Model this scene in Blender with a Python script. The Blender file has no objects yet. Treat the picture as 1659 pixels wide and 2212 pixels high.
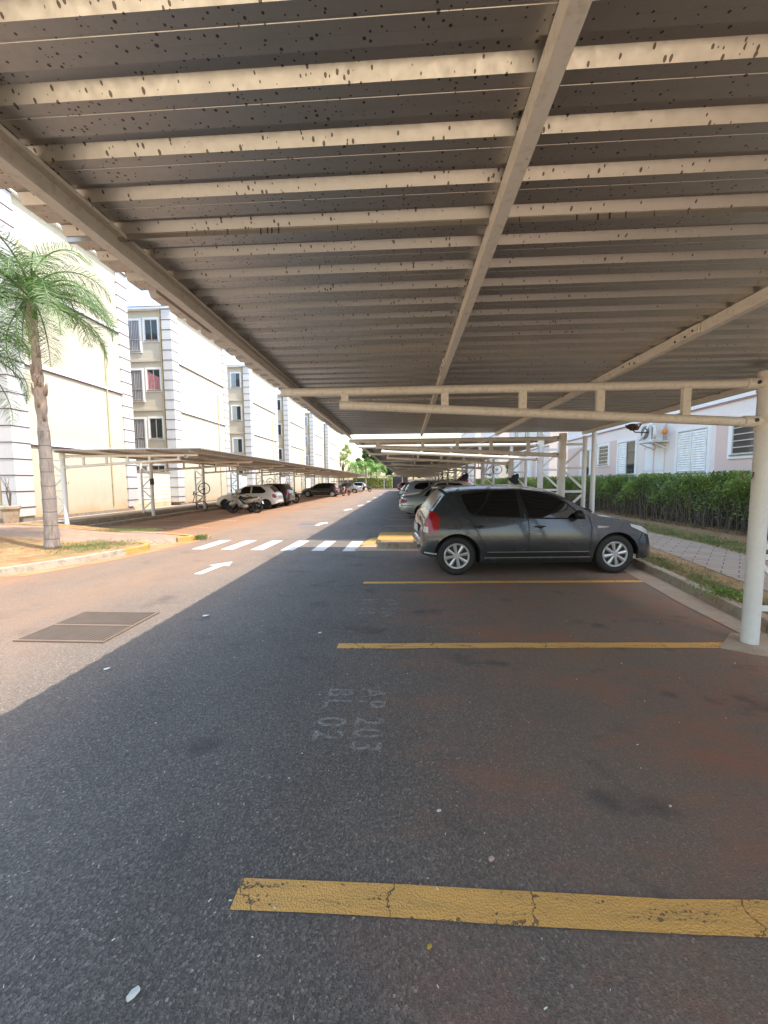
import bpy, bmesh, math, random
import numpy as np
from mathutils import Matrix, Vector
R_ = math.radians
SC = bpy.context.scene
COL = SC.collection
# ------------------------------------------------------------------ camera
def cam_axes(yaw, pitch, roll):
    y, p, r = R_(yaw), R_(pitch), R_(roll)
    fwd = Vector((-math.sin(y)*math.cos(p), math.cos(y)*math.cos(p), -math.sin(p)))
    r0 = Vector((math.cos(y), math.sin(y), 0)); u0 = r0.cross(fwd)
    return r0*math.cos(r)-u0*math.sin(r), u0*math.cos(r)+r0*math.sin(r), fwd
cr, cu, cf = cam_axes(3.15, 4.6, .4)
cd = bpy.data.cameras.new('camera'); cam = bpy.data.objects.new('camera', cd); COL.objects.link(cam)
cam.matrix_world = Matrix(((cr.x, cu.x, -cf.x, 0), (cr.y, cu.y, -cf.y, 0), (cr.z, cu.z, -cf.z, 1.6), (0, 0, 0, 1)))
cd.sensor_fit = 'VERTICAL'; cd.sensor_height = 24; cd.lens = 24*831/2212
cd.clip_start = .05; cd.clip_end = 2000
SC.camera = cam
# ------------------------------------------------------------------ light
SUN = Vector((1.35, -.42, 2.65)).normalized()
w = bpy.data.worlds.new("World"); SC.world = w; w.use_nodes = True
nt = w.node_tree; bg = nt.nodes['Background']
sky = nt.nodes.new('ShaderNodeTexSky'); sky.sky_type = 'NISHITA'; sky.sun_disc = False
sky.sun_elevation = math.asin(SUN.z); sky.sun_rotation = math.atan2(SUN.x, SUN.y)
sky.air_density = 1.6; sky.dust_density = 2.0; sky.ozone_density = 1.0
nt.links.new(sky.outputs[0], bg.inputs[0]); bg.inputs[1].default_value = .15
ld = bpy.data.lights.new('sun', 'SUN'); ld.energy = 2.35; ld.angle = R_(.53); ld.color = (1, .93, .82)
lo = bpy.data.objects.new('sun', ld); COL.objects.link(lo); lo.rotation_euler = SUN.to_track_quat('Z', 'Y').to_euler(); lo.location = (0, 0, 30)
SC.view_settings.view_transform = 'Standard'; SC.view_settings.look = 'None'; SC.view_settings.exposure = 1.75; SC.view_settings.gamma = 1
# ------------------------------------------------------------------ helpers
rnd = random.Random(7)
def tag(o, label=None, cat=None, group=None, kind=None):
    if label: o['label'] = label
    if cat: o['category'] = cat
    if group: o['group'] = group
    if kind: o['kind'] = kind
    return o
def empty(name, loc=(0, 0, 0), rz=0, parent=None):
    o = bpy.data.objects.new(name, None); COL.objects.link(o); o.location = loc; o.rotation_euler = (0, 0, rz)
    o.empty_display_size = .1
    if parent: o.parent = parent
    return o
def thing(name, label, cat, loc=(0, 0, 0), rz=0, group=None):
    return tag(empty(name, loc, rz), label, cat, group)
def mesh_obj(name, me, parent=None, mats=None):
    o = bpy.data.objects.new(name, me); COL.objects.link(o)
    if mats:
        for m in (mats if isinstance(mats, (list, tuple)) else [mats]): me.materials.append(m)
    if parent: o.parent = parent
    return o
KIDS = {}
def copy_tree(o, parent=None, keep=False):
    c = o.copy(); COL.objects.link(c); c.parent = parent
    for ch in [x for x in COL.objects if x.parent == o]: copy_tree(ch, c)
    return c
class MB:
    def __init__(s): s.v = []; s.f = []; s.m = []; s.T = None
    def _add(s, vs, fs, mi=0):
        b = len(s.v)
        if s.T is not None: vs = [tuple(s.T @ Vector(p)) for p in vs]
        s.v += [tuple(p) for p in vs]; s.f += [tuple(b+i for i in f) for f in fs]; s.m += [mi]*len(fs)
        return s
    def box(s, x0, x1, y0, y1, z0, z1, mi=0):
        return s._add([(x0,y0,z0),(x1,y0,z0),(x1,y1,z0),(x0,y1,z0),(x0,y0,z1),(x1,y0,z1),(x1,y1,z1),(x0,y1,z1)],
                      [(0,3,2,1),(4,5,6,7),(0,1,5,4),(1,2,6,5),(2,3,7,6),(3,0,4,7)], mi)
    def cbox(s, c, d, mi=0, rot=None):
        x, y, z = d[0]/2, d[1]/2, d[2]/2
        vs = [Vector(p) for p in [(-x,-y,-z),(x,-y,-z),(x,y,-z),(-x,y,-z),(-x,-y,z),(x,-y,z),(x,y,z),(-x,y,z)]]
        if rot is not None: vs = [rot @ p for p in vs]
        return s._add([p+Vector(c) for p in vs], [(0,3,2,1),(4,5,6,7),(0,1,5,4),(1,2,6,5),(2,3,7,6),(3,0,4,7)], mi)
    def tube(s, pts, r, n=10, mi=0, cap=True):
        pts = [Vector(p) for p in pts]; rs = r if isinstance(r, (list, tuple)) else [r]*len(pts)
        vs = []; fs = []; up = None
        for i, p in enumerate(pts):
            d = (pts[min(i+1, len(pts)-1)]-pts[max(i-1, 0)]).normalized()
            if up is None: up = Vector((0, 0, 1)) if abs(d.z) < .9 else Vector((1, 0, 0))
            a = d.cross(up).normalized(); up = a.cross(d).normalized()
            for k in range(n):
                t = 2*math.pi*k/n; vs.append(p+(a*math.cos(t)+up*math.sin(t))*rs[i])
        for i in range(len(pts)-1):
            for k in range(n):
                fs.append((i*n+k, i*n+(k+1) % n, (i+1)*n+(k+1) % n, (i+1)*n+k))
        if cap: fs.append(tuple(range(n-1, -1, -1))); fs.append(tuple(range((len(pts)-1)*n, len(pts)*n)))
        return s._add(vs, fs, mi)
    def bar(s, p0, p1, w, h, mi=0):
        p0, p1 = Vector(p0), Vector(p1); d = (p1-p0); L = d.length; q = d.to_track_quat('X', 'Z').to_matrix()
        return s.cbox((p0+p1)/2, (L, w, h), mi, q)
    def ell(s, c, r, n=12, m=8, mi=0, rot=None):
        vs = []; fs = []
        for i in range(m+1):
            ph = math.pi*i/m
            for k in range(n):
                t = 2*math.pi*k/n; p = Vector((r[0]*math.sin(ph)*math.cos(t), r[1]*math.sin(ph)*math.sin(t), r[2]*math.cos(ph)))
                if rot is not None: p = rot @ p
                vs.append(p+Vector(c))
        for i in range(m):
            for k in range(n): fs.append((i*n+k, (i+1)*n+k, (i+1)*n+(k+1) % n, i*n+(k+1) % n))
        return s._add(vs, fs, mi)
    def prism(s, poly, z0, z1, mi=0):
        n = len(poly); vs = [(x, y, z0) for x, y in poly]+[(x, y, z1) for x, y in poly]
        fs = [tuple(range(n-1, -1, -1)), tuple(range(n, 2*n))]+[(i, (i+1) % n, n+(i+1) % n, n+i) for i in range(n)]
        return s._add(vs, fs, mi)
    def sheet(s, poly, z, mi=0):
        return s._add([(x, y, z) for x, y in poly], [tuple(range(len(poly)))], mi)
    def grid(s, rows, mi=0, flip=False, close=False):
        n = len(rows[0]); vs = [p for r in rows for p in r]; fs = []
        for i in range(len(rows)-1):
            for k in range(n-1+(1 if close else 0)):
                k2 = (k+1) % n
                f = (i*n+k, i*n+k2, (i+1)*n+k2, (i+1)*n+k); fs.append(f[::-1] if flip else f)
        return s._add(vs, fs, mi)
    def lathe(s, prof, c=(0,0,0), axis='Y', n=28, mi=0):
        rows = []
        for r, h in prof:
            row = []
            for k in range(n):
                t = 2*math.pi*k/n; a, b = r*math.cos(t), r*math.sin(t)
                p = {'Y': (a, h, b), 'Z': (a, b, h), 'X': (h, a, b)}[axis]; row.append((p[0]+c[0], p[1]+c[1], p[2]+c[2]))
            rows.append(row)
        return s.grid(rows, mi, close=True)
    def build(s, name, mats, parent=None, smooth=False, bevel=0, angle=None, loc=None):
        me = bpy.data.meshes.new(name); me.from_pydata(s.v, [], s.f); me.update()
        for p, m in zip(me.polygons, s.m): p.material_index = m
        bm = bmesh.new(); bm.from_mesh(me); bmesh.ops.recalc_face_normals(bm, faces=bm.faces); bm.to_mesh(me); bm.free()
        o = mesh_obj(name, me, parent, mats)
        if smooth: me.polygons.foreach_set('use_smooth', [True]*len(me.polygons))
        if smooth and angle: me.set_sharp_from_angle(angle=R_(angle))
        if bevel:
            b = o.modifiers.new('bevel', 'BEVEL'); b.width = bevel; b.segments = 2; b.limit_method = 'ANGLE'
        if loc: o.location = loc
        return o
# ------------------------------------------------------------------ materials
class NT:
    def __init__(s, name):
        s.m = bpy.data.materials.new(name); s.m.use_nodes = True; s.t = s.m.node_tree; s.b = s.t.nodes['Principled BSDF']; s._p = None
    def n(s, t, **k):
        x = s.t.nodes.new('ShaderNode'+t)
        for a, b in k.items(): setattr(x, a, b)
        return x
    def pos(s, obj=False):
        if s._p is None: s._p = s.n('TexCoord').outputs['Object'] if obj else s.n('NewGeometry').outputs['Position']
        return s._p
    def L(s, a, b): s.t.links.new(a, b)
    def noise(s, scale, detail=4, rough=.6, vec=None, stretch=None, out='Fac'):
        x = s.n('TexNoise'); x.inputs['Scale'].default_value = scale; x.inputs['Detail'].default_value = detail; x.inputs['Roughness'].default_value = rough
        v = vec or s.pos()
        if stretch:
            mp = s.n('Mapping'); mp.inputs['Scale'].default_value = stretch; s.L(v, mp.inputs[0]); v = mp.outputs[0]
        s.L(v, x.inputs['Vector']); return x.outputs[out]
    def ramp(s, fac, stops):
        x = s.n('ValToRGB'); e = x.color_ramp.elements
        while len(e) < len(stops): e.new(.5)
        for i, (p, c) in enumerate(stops):
            e[i].position = p; e[i].color = (*c, 1) if isinstance(c, (tuple, list)) else (c, c, c, 1)
        s.L(fac, x.inputs[0]); return x.outputs[0]
    def mix(s, fac, a, b, mode='MIX'):
        x = s.n('Mix'); x.data_type = 'RGBA'; x.blend_type = mode
        for sock, v in ((x.inputs[0], fac), (x.inputs[6], a), (x.inputs[7], b)):
            if isinstance(v, (int, float)): sock.default_value = v if sock == x.inputs[0] else (v, v, v, 1)
            elif isinstance(v, (tuple, list)): sock.default_value = (*v, 1)
            else: s.L(v, sock)
        return x.outputs[2]
    def math(s, op, a, b=None, c=None, clamp=False):
        x = s.n('Math'); x.operation = op; x.use_clamp = clamp
        for i, v in enumerate((a, b, c)):
            if v is None: continue
            if isinstance(v, (int, float)): x.inputs[i].default_value = v
            else: s.L(v, x.inputs[i])
        return x.outputs[0]
    def xyz(s):
        x = s.n('SeparateXYZ'); s.L(s.pos(), x.inputs[0]); return x.outputs
    def sstep(s, v, a, b):
        x = s.n('MapRange'); x.interpolation_type = 'SMOOTHSTEP'; s.L(v, x.inputs[0]); x.inputs[1].default_value = a; x.inputs[2].default_value = b; return x.outputs[0]
    def col(s, c):
        if isinstance(c, (tuple, list)): s.b.inputs['Base Color'].default_value = (*c, 1)
        else: s.L(c, s.b.inputs['Base Color'])
    def rough(s, r):
        if isinstance(r, (int, float)): s.b.inputs['Roughness'].default_value = r
        else: s.L(r, s.b.inputs['Roughness'])
    def bump(s, h, strength=.5, dist=.01):
        x = s.n('Bump'); x.inputs['Strength'].default_value = strength; x.inputs['Distance'].default_value = dist; s.L(h, x.inputs['Height']); s.L(x.outputs[0], s.b.inputs['Normal'])
def simple(name, c, rough=.6, metal=0, vary=.12, scale=6, spec=.5, coat=0, bump=0, obj=True):
    t = NT(name); t.pos(obj); n = t.noise(scale, 5)
    t.col(t.mix(t.ramp(n, [(.3, 0.), (.7, 1.)]), tuple(x*(1-vary) for x in c), tuple(min(1, x*(1+vary)) for x in c)))
    t.rough(rough); t.b.inputs['Metallic'].default_value = metal; t.b.inputs['Specular IOR Level'].default_value = spec
    t.b.inputs['Coat Weight'].default_value = coat
    if bump: t.bump(t.noise(scale*8, 4), .4, bump)
    return t.m
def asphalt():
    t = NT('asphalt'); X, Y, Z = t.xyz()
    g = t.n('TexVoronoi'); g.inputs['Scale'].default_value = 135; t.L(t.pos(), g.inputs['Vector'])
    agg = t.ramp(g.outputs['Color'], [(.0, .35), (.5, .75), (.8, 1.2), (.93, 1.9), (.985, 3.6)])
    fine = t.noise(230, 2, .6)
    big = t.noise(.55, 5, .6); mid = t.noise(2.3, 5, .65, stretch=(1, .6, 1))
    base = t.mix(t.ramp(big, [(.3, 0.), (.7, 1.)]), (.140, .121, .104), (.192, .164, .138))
    # reddish soil dust trodden in: more under the bays at the right, its colour lifted there to brighten the shade, more along the kerb at the left
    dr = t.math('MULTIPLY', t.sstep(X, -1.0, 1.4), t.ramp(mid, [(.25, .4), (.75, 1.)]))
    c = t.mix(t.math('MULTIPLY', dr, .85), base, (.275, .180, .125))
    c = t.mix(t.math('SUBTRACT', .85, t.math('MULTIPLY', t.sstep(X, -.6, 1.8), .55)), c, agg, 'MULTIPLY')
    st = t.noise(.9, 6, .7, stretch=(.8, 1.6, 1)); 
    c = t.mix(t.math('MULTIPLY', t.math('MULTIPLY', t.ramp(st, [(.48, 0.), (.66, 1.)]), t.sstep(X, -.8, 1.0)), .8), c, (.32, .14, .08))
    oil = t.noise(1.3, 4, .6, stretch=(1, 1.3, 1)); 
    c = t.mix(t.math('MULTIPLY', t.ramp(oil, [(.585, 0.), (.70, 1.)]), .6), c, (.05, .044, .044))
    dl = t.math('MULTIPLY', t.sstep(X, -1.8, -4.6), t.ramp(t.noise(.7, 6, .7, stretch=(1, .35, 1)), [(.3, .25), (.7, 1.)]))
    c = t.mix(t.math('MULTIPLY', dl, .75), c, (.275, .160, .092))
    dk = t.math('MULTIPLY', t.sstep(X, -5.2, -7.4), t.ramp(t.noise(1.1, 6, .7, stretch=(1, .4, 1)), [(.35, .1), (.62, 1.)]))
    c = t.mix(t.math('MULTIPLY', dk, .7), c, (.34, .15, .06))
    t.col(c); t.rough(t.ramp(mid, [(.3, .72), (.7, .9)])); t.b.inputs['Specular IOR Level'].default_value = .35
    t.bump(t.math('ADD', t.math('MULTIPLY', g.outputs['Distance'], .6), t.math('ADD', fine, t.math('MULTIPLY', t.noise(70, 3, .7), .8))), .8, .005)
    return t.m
def paint(name, c, worn=.5, scale=9, band=None):
    t = NT(name); n = t.noise(scale, 6, .75); f = t.noise(90, 3, .7)
    g = t.ramp(t.math('ADD', t.math('MULTIPLY', n, .7), t.math('MULTIPLY', f, .3)), [(max(0, worn-.1), 0.), (worn+.08, 1.)])
    t.col(t.mix(g, (.06, .055, .05), t.mix(n, tuple(x*.75 for x in c), c))); t.rough(.75); t.bump(f, .5, .004); return t.m
def linepaint(name, c):
    t = NT(name); v = t.n('TexVoronoi'); v.inputs['Scale'].default_value = 120; t.L(t.pos(), v.inputs['Vector']); sp = t.n('SeparateColor'); t.L(v.outputs['Color'], sp.inputs[0])
    n = t.noise(2.2, 5, .7, stretch=(1, 9, 1)); m = t.noise(14, 5, .75); f = t.noise(160, 3, .8)
    wear = t.math('ADD', t.math('MULTIPLY', t.ramp(n, [(.46, 0.), (.66, 1.)]), .38), t.math('MULTIPLY', t.ramp(m, [(.45, 0.), (.75, 1.)]), .22))
    gone = t.math('LESS_THAN', t.math('ADD', t.math('MULTIPLY', sp.outputs[0], .75), t.math('MULTIPLY', f, .35)), wear)
    cr = t.n('TexVoronoi'); cr.feature = 'DISTANCE_TO_EDGE'; cr.inputs['Scale'].default_value = 1.3
    wp = t.n('VectorMath'); wp.operation = 'ADD'; nz = t.noise(6, 4, .7, out='Color'); sc_ = t.n('VectorMath'); sc_.operation = 'SCALE'; sc_.inputs[3].default_value = .18; t.L(nz, sc_.inputs[0]); t.L(t.pos(), wp.inputs[0]); t.L(sc_.outputs[0], wp.inputs[1]); t.L(wp.outputs[0], cr.inputs['Vector'])
    gone = t.math('MAXIMUM', gone, t.math('LESS_THAN', cr.outputs['Distance'], .0045))
    k = t.mix(m, tuple(x*.78 for x in c), c); k = t.mix(t.math('MULTIPLY', t.ramp(n, [(.4, 0.), (.7, 1.)]), .35), k, (.25, .18, .11))
    t.col(k); t.rough(.8); t.L(t.math('SUBTRACT', 1, t.math('MULTIPLY', gone, .7)), t.b.inputs['Alpha']); t.bump(t.math('ADD', v.outputs['Distance'], t.math('MULTIPLY', f, .5)), .8, .005); return t.m
def faded(name, c, thr):
    t = NT(name); n = t.noise(28, 5, .8); f = t.noise(150, 2, .7)
    g = t.ramp(t.math('ADD', t.math('MULTIPLY', n, .6), t.math('MULTIPLY', f, .4)), [(thr, 0.), (thr+.07, 1.)])
    t.col(c); t.rough(.8); t.L(t.math('MULTIPLY', g, .42), t.b.inputs['Alpha']); return t.m
def sheetmat():
    t = NT('roof_sheet_paint'); X, Y, Z = t.xyz()
    v = t.n('TexVoronoi'); v.inputs['Scale'].default_value = 64; v.inputs['Randomness'].default_value = 1
    mp = t.n('Mapping'); mp.inputs['Scale'].default_value = (1, 1.1, 0); t.L(t.pos(), mp.inputs[0]); t.L(mp.outputs[0], v.inputs['Vector'])
    sep = t.n('SeparateColor'); t.L(v.outputs['Color'], sep.inputs[0])
    thr = t.math('MULTIPLY', t.math('POWER', sep.outputs[0], 1.3), .0050)
    spot = t.math('LESS_THAN', t.math('DIVIDE', t.math('ADD', v.outputs['Distance'], t.math('MULTIPLY', t.math('SUBTRACT', t.noise(140, 2), .5), .16)), 64), thr)
    dens = t.math('SUBTRACT', t.math('ADD', t.sstep(X, 1.8, -.8), .55), t.math('MULTIPLY', t.noise(2.6, 4), .6), clamp=True)
    spot = t.math('MULTIPLY', spot, t.math('GREATER_THAN', dens, t.math('MULTIPLY', sep.outputs[1], .8)))
    n = t.noise(3, 5, .6, stretch=(.3, 3, 1)); n2 = t.noise(40, 3)
    c = t.mix(n, (.46, .445, .415), (.56, .535, .49)); c = t.mix(t.math('MULTIPLY', n2, .35), c, (.33, .28, .22))
    c = t.mix(t.math('MULTIPLY', spot, .85), c, (.05, .035, .028))
    t.col(c); t.b.inputs['Metallic'].default_value = .85; t.rough(t.ramp(n2, [(.3, .31), (.7, .42)])); t.b.inputs['Specular IOR Level'].default_value = .55; return t.m
def steelmat(name, c, dirt=(.25, .15, .08), amt=.35):
    t = NT(name); t.pos(); n = t.noise(5, 6, .7); f = t.noise(26, 4, .7); v = t.n('TexVoronoi'); v.inputs['Scale'].default_value = 30; t.L(t.pos(), v.inputs['Vector'])
    c1 = t.mix(n, tuple(x*.85 for x in c), c); c1 = t.mix(t.math('MULTIPLY', t.ramp(f, [(.5, 0.), (.75, 1.)]), amt), c1, dirt)
    c1 = t.mix(t.math('MULTIPLY', t.math('LESS_THAN', t.math('ADD', v.outputs['Distance'], t.math('MULTIPLY', t.noise(9, 2), .35)), .25), .5), c1, dirt)
    t.col(c1); t.rough(.45); t.bump(n, .15, .004); return t.m
def wallmat(name, c, stain=(.3, .27, .24), amt=.3, scale=1.2, soil=False):
    t = NT(name); n = t.noise(scale, 6, .65); s2 = t.noise(scale*2.2, 6, .7, stretch=(1, 1, .25)); f = t.noise(60, 3, .6)
    k = t.mix(n, tuple(x*.9 for x in c), c); k = t.mix(t.math('MULTIPLY', t.ramp(s2, [(.52, 0.), (.78, 1.)]), amt), k, stain)
    if soil:
        X, Y, Z = t.xyz(); k = t.mix(t.math('MULTIPLY', t.sstep(t.math('ADD', Z, t.math('MULTIPLY', n, .7)), 1.25, .55), .75), k, (.55, .28, .12))
    t.col(k); t.rough(.85); t.bump(f, .35, .006); return t.m
def soilmat():
    t = NT('soil'); X, Y, Z = t.xyz(); n = t.noise(1.2, 6, .7); m = t.noise(4.5, 6, .75); f = t.noise(45, 4, .8)
    c = t.mix(t.ramp(n, [(.35, 0.), (.65, 1.)]), (.36, .13, .05), (.44, .24, .10))
    c = t.mix(t.ramp(m, [(.45, 0.), (.6, 1.)]), c, (.42, .33, .15))
    c = t.mix(t.math('MULTIPLY', t.ramp(t.noise(.9, 5, .7), [(.52, 0.), (.66, 1.)]), .7), c, (.13, .17, .045))
    c = t.mix(t.ramp(f, [(.3, .7), (.7, 0.)]), c, tuple(x for x in (.18, .09, .04))); t.col(c); t.rough(.95); t.bump(t.math('ADD', f, m), .9, .03); return t.m
def concrete(name, c, dk=(.08, .07, .06), soil=(.33, .17, .08), dkamt=.6, soilamt=.5):
    t = NT(name); n = t.noise(2.2, 6, .7); m = t.noise(7, 6, .75); f = t.noise(70, 3, .7)
    k = t.mix(n, tuple(x*.7 for x in c), c); k = t.mix(t.math('MULTIPLY', t.ramp(m, [(.5, 0.), (.66, 1.)]), dkamt), k, dk)
    k = t.mix(t.math('MULTIPLY', t.ramp(t.noise(1.4, 5, .7), [(.45, 0.), (.65, 1.)]), soilamt), k, soil)
    t.col(k); t.rough(.9); t.bump(t.math('ADD', f, m), .7, .012); return t.m
def pavermat(name, a, b, mortar, ang, sx=.22, sy=.11):
    t = NT(name); mp = t.n('Mapping'); mp.inputs['Rotation'].default_value = (0, 0, ang); t.L(t.pos(), mp.inputs[0])
    br = t.n('TexBrick'); br.inputs['Scale'].default_value = 1; br.inputs['Brick Width'].default_value = sx; br.inputs['Row Height'].default_value = sy
    br.inputs['Mortar Size'].default_value = .009; br.inputs['Mortar Smooth'].default_value = .3; br.inputs['Color1'].default_value = (*a, 1); br.inputs['Color2'].default_value = (*b, 1); br.inputs['Mortar'].default_value = (*mortar, 1)
    t.L(mp.outputs[0], br.inputs['Vector']); n = t.noise(3, 6, .7); f = t.noise(50, 3, .7)
    c = t.mix(t.math('MULTIPLY', t.ramp(n, [(.4, 0.), (.7, 1.)]), .45), br.outputs['Color'], (.30, .19, .12)); c = t.mix(t.math('MULTIPLY', f, .4), c, (.1, .08, .07))
    t.col(c); t.rough(.9); t.bump(t.math('SUBTRACT', t.math('MULTIPLY', f, .3), br.outputs['Fac']), .8, .01); return t.m
def leafmat(name, a, b, trans=.3, rough=.5):
    t = NT(name); n = t.noise(1.6, 4); r = t.n('ObjectInfo'); g = t.noise(17, 2)
    c = t.mix(t.ramp(t.math('ADD', t.math('MULTIPLY', n, .6), t.math('MULTIPLY', g, .4)), [(.36, 0.), (.64, 1.)]), a, b)
    t.col(c); t.rough(rough)
    tr = t.n('BsdfTranslucent'); t.L(c, tr.inputs['Color']); mx = t.n('MixShader'); mx.inputs[0].default_value = trans
    t.L(t.b.outputs[0], mx.inputs[1]); t.L(tr.outputs[0], mx.inputs[2]); t.L(mx.outputs[0], t.t.nodes['Material Output'].inputs['Surface']); return t.m
def trunkmat():
    t = NT('palm_trunk'); t.pos(True); X, Y, Z = t.xyz(); n = t.noise(4, 6, .7); w_ = t.noise(14, 5, .7, stretch=(1, 1, .3))
    c = t.mix(n, (.17, .14, .125), (.27, .23, .20)); c = t.mix(t.math('MULTIPLY', t.ramp(w_, [(.5, 0.), (.7, 1.)]), .6), c, (.42, .33, .26))
    c = t.mix(t.math('MULTIPLY', t.ramp(t.noise(9, 4, stretch=(1, 1, .15)), [(.55, 0.), (.63, 1.)]), .5), c, (.08, .06, .05)); 
    rz = t.math('ADD', t.math('MULTIPLY', Z, 3.3), t.math('MULTIPLY', t.noise(1.5, 2), .5)); fr = t.math('FRACT', rz)
    ring = t.math('MULTIPLY', t.math('LESS_THAN', fr, .07), t.sstep(Z, 3.0, 2.4)); c = t.mix(t.math('MULTIPLY', ring, .7), c, (.07, .06, .055))
    c = t.mix(t.math('MULTIPLY', t.sstep(Z, 2.6, 3.4), t.math('MULTIPLY', w_, .8)), c, (.40, .27, .18))
    t.col(c); t.rough(.9); t.bump(w_, .8, .02); return t.m
def glassmat(name, c, rough=.04, spec=.6):
    t = NT(name); t.pos(True); n = t.noise(2, 3); t.col(t.mix(n, tuple(x*.6 for x in c), c)); t.rough(rough); t.b.inputs['Specular IOR Level'].default_value = spec; return t.m
def carpaint(name, c, metal=.6, rough=.3, dust=.12):
    t = NT(name); t.pos(True); n = t.noise(2.5, 5, .6); f = t.noise(400, 2)
    k = t.mix(t.math('MULTIPLY', n, dust), c, (.35, .24, .16))
    t.col(k); t.b.inputs['Metallic'].default_value = metal; t.rough(t.ramp(n, [(.3, rough), (.8, rough+.15)])); t.b.inputs['Coat Weight'].default_value = .8; t.b.inputs['Coat Roughness'].default_value = .06; return t.m
M = dict(
 asphalt=asphalt(), yellow=linepaint('yellow_line_paint', (.90, .47, .12)), white=paint('white_road_paint', (.62, .61, .58), .38), creamline=paint('pale_line_paint', (.52, .45, .33), .45),
 faded=faded('faded_stencil_paint', (.52, .50, .45), .455), sheet=sheetmat(), steel=steelmat('cream_steel_paint', (.76, .71, .62)), steelw=steelmat('white_steel_paint', (.72, .72, .70), (.4, .33, .26), .18),
 soil=soilmat(), kerb=concrete('kerb_concrete', (.42, .36, .28)), kerbY=concrete('kerb_yellow_paint', (.48, .29, .07), (.24, .17, .09), (.42, .26, .14), .6, .6), gutter=concrete('gutter_concrete', (.46, .37, .28), (.25, .16, .1), (.38, .2, .1), .35, .5),
 paverR=pavermat('paver_right', (.40, .315, .235), (.33, .255, .185), (.08, .06, .045), R_(40), .42, .21), paverL=pavermat('paver_left', (.36, .25, .17), (.30, .2, .14), (.2, .11, .06), R_(8), .4, .2),
 cream=wallmat('cream_render', (.55, .505, .39), soil=True), creamS=wallmat('beige_render', (.60, .53, .42)), quoin=wallmat('white_quoin', (.56, .555, .555), amt=.2, soil=False), groove=simple('maroon_groove', (.09, .045, .05), .8),
 blockw=wallmat('white_block_wall', (.72, .69, .60), soil=True), plinth=concrete('grey_plinth', (.3, .28, .25)), pink=wallmat('pink_render', (.74, .56, .50), (.66, .6, .56), .3), offw=wallmat('white_render', (.85, .77, .73), (.68, .6, .54), .35), trim=wallmat('pale_trim', (.86, .86, .86), amt=.1),
 roofbl=simple('bluish_roof_tiles', (.38, .42, .46), .7), pipeY=simple('ochre_pipe', (.50, .40, .22), .6), alum=simple('window_aluminium', (.55, .53, .48), .4, .5), shut=simple('pale_shutter', (.80, .80, .78), .5), shutb=simple('grey_blue_shutter', (.36, .41, .43), .5),
 pane=glassmat('window_pane', (.05, .06, .065)), dark=simple('painted_pit_shade', (.012, .012, .012), .5), curtain=simple('grey_curtain', (.34, .32, .33), .9, scale=12), curtainP=simple('pink_curtain', (.55, .22, .24), .9),
 tyre=simple('tyre_rubber', (.018, .018, .018), .75), rim=simple('silver_hubcap', (.50, .51, .52), .35, .7), black=simple('black_plastic', (.015, .015, .016), .5), chrome=simple('chrome', (.7, .7, .7), .15, 1), glassK=glassmat('tinted_glass', (.008, .009, .010), .03),
 glassL=glassmat('clear_glass', (.12, .15, .14), .04), lampR=glassmat('red_lamp', (.35, .008, .012), .1), lampC=glassmat('clear_lamp', (.55, .56, .55), .08), plate=simple('number_plate', (.45, .45, .44), .5), seam=simple('panel_gap', (.006, .006, .006), .8),
 pgrey=carpaint('graphite_paint', (.038, .046, .056), .35, .2, .02), psilver=carpaint('green_silver_paint', (.34, .38, .36), .7), pwhite=carpaint('white_paint', (.62, .60, .57), .05), pblack=carpaint('black_paint', (.02, .022, .025), .3), pcream=carpaint('cream_paint', (.46, .43, .33), .05), brownseat=simple('brown_seat', (.10, .06, .04), .5), bounce=simple('pale_bounce_ground', (.74, .58, .38), .9, scale=.3, vary=.06, obj=False), pblue=carpaint('pale_blue_paint', (.35, .42, .5), .5), pred=carpaint('red_paint', (.3, .05, .05), .3), psil2=carpaint('silver_paint', (.42, .43, .44), .7),
 leafP=leafmat('palm_leaf', (.05, .11, .025), (.14, .25, .06), .2), leafH=leafmat('hedge_leaf', (.055, .10, .038), (.32, .43, .075), .35), leafT=leafmat('tree_leaf', (.05, .11, .03), (.16, .28, .06), .3), leafD=leafmat('dark_tree_leaf', (.03, .065, .03), (.07, .12, .05), .2), leafY=leafmat('yellow_leaf', (.26, .32, .08), (.45, .5, .2), .3), leafF=leafmat('far_palm_leaf', (.12, .24, .05), (.25, .4, .1), .35),
 grass=leafmat('grass_blade', (.08, .15, .04), (.26, .27, .1), .3), trunk=trunkmat(), bark=simple('bark', (.16, .12, .09), .9, bump=.01), stem=simple('shrub_stem', (.13, .10, .07), .9), rust=steelmat('rusty_steel', (.16, .12, .09), (.2, .08, .04), .5), hoodw=simple('lamp_post_paint', (.6, .62, .62), .5),
 orange=simple('orange_cap', (.7, .22, .03), .6), helmet=simple('helmet_grey', (.5, .5, .48), .3, coat=.5), fabricR=simple('red_fabric', (.45, .03, .04), .8), fabricK=simple('black_fabric', (.03, .03, .045), .9), yel=simple('yellow_frame_paint', (.55, .36, .05), .4), greenT=simple('green_tarp', (.03, .45, .2), .6), paper=simple('paper', (.7, .68, .6), .8), skyw=simple('pale_gate', (.50, .60, .66), .6), pnk=simple('pink_scrap', (.6, .4, .36), .8),
)
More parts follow.
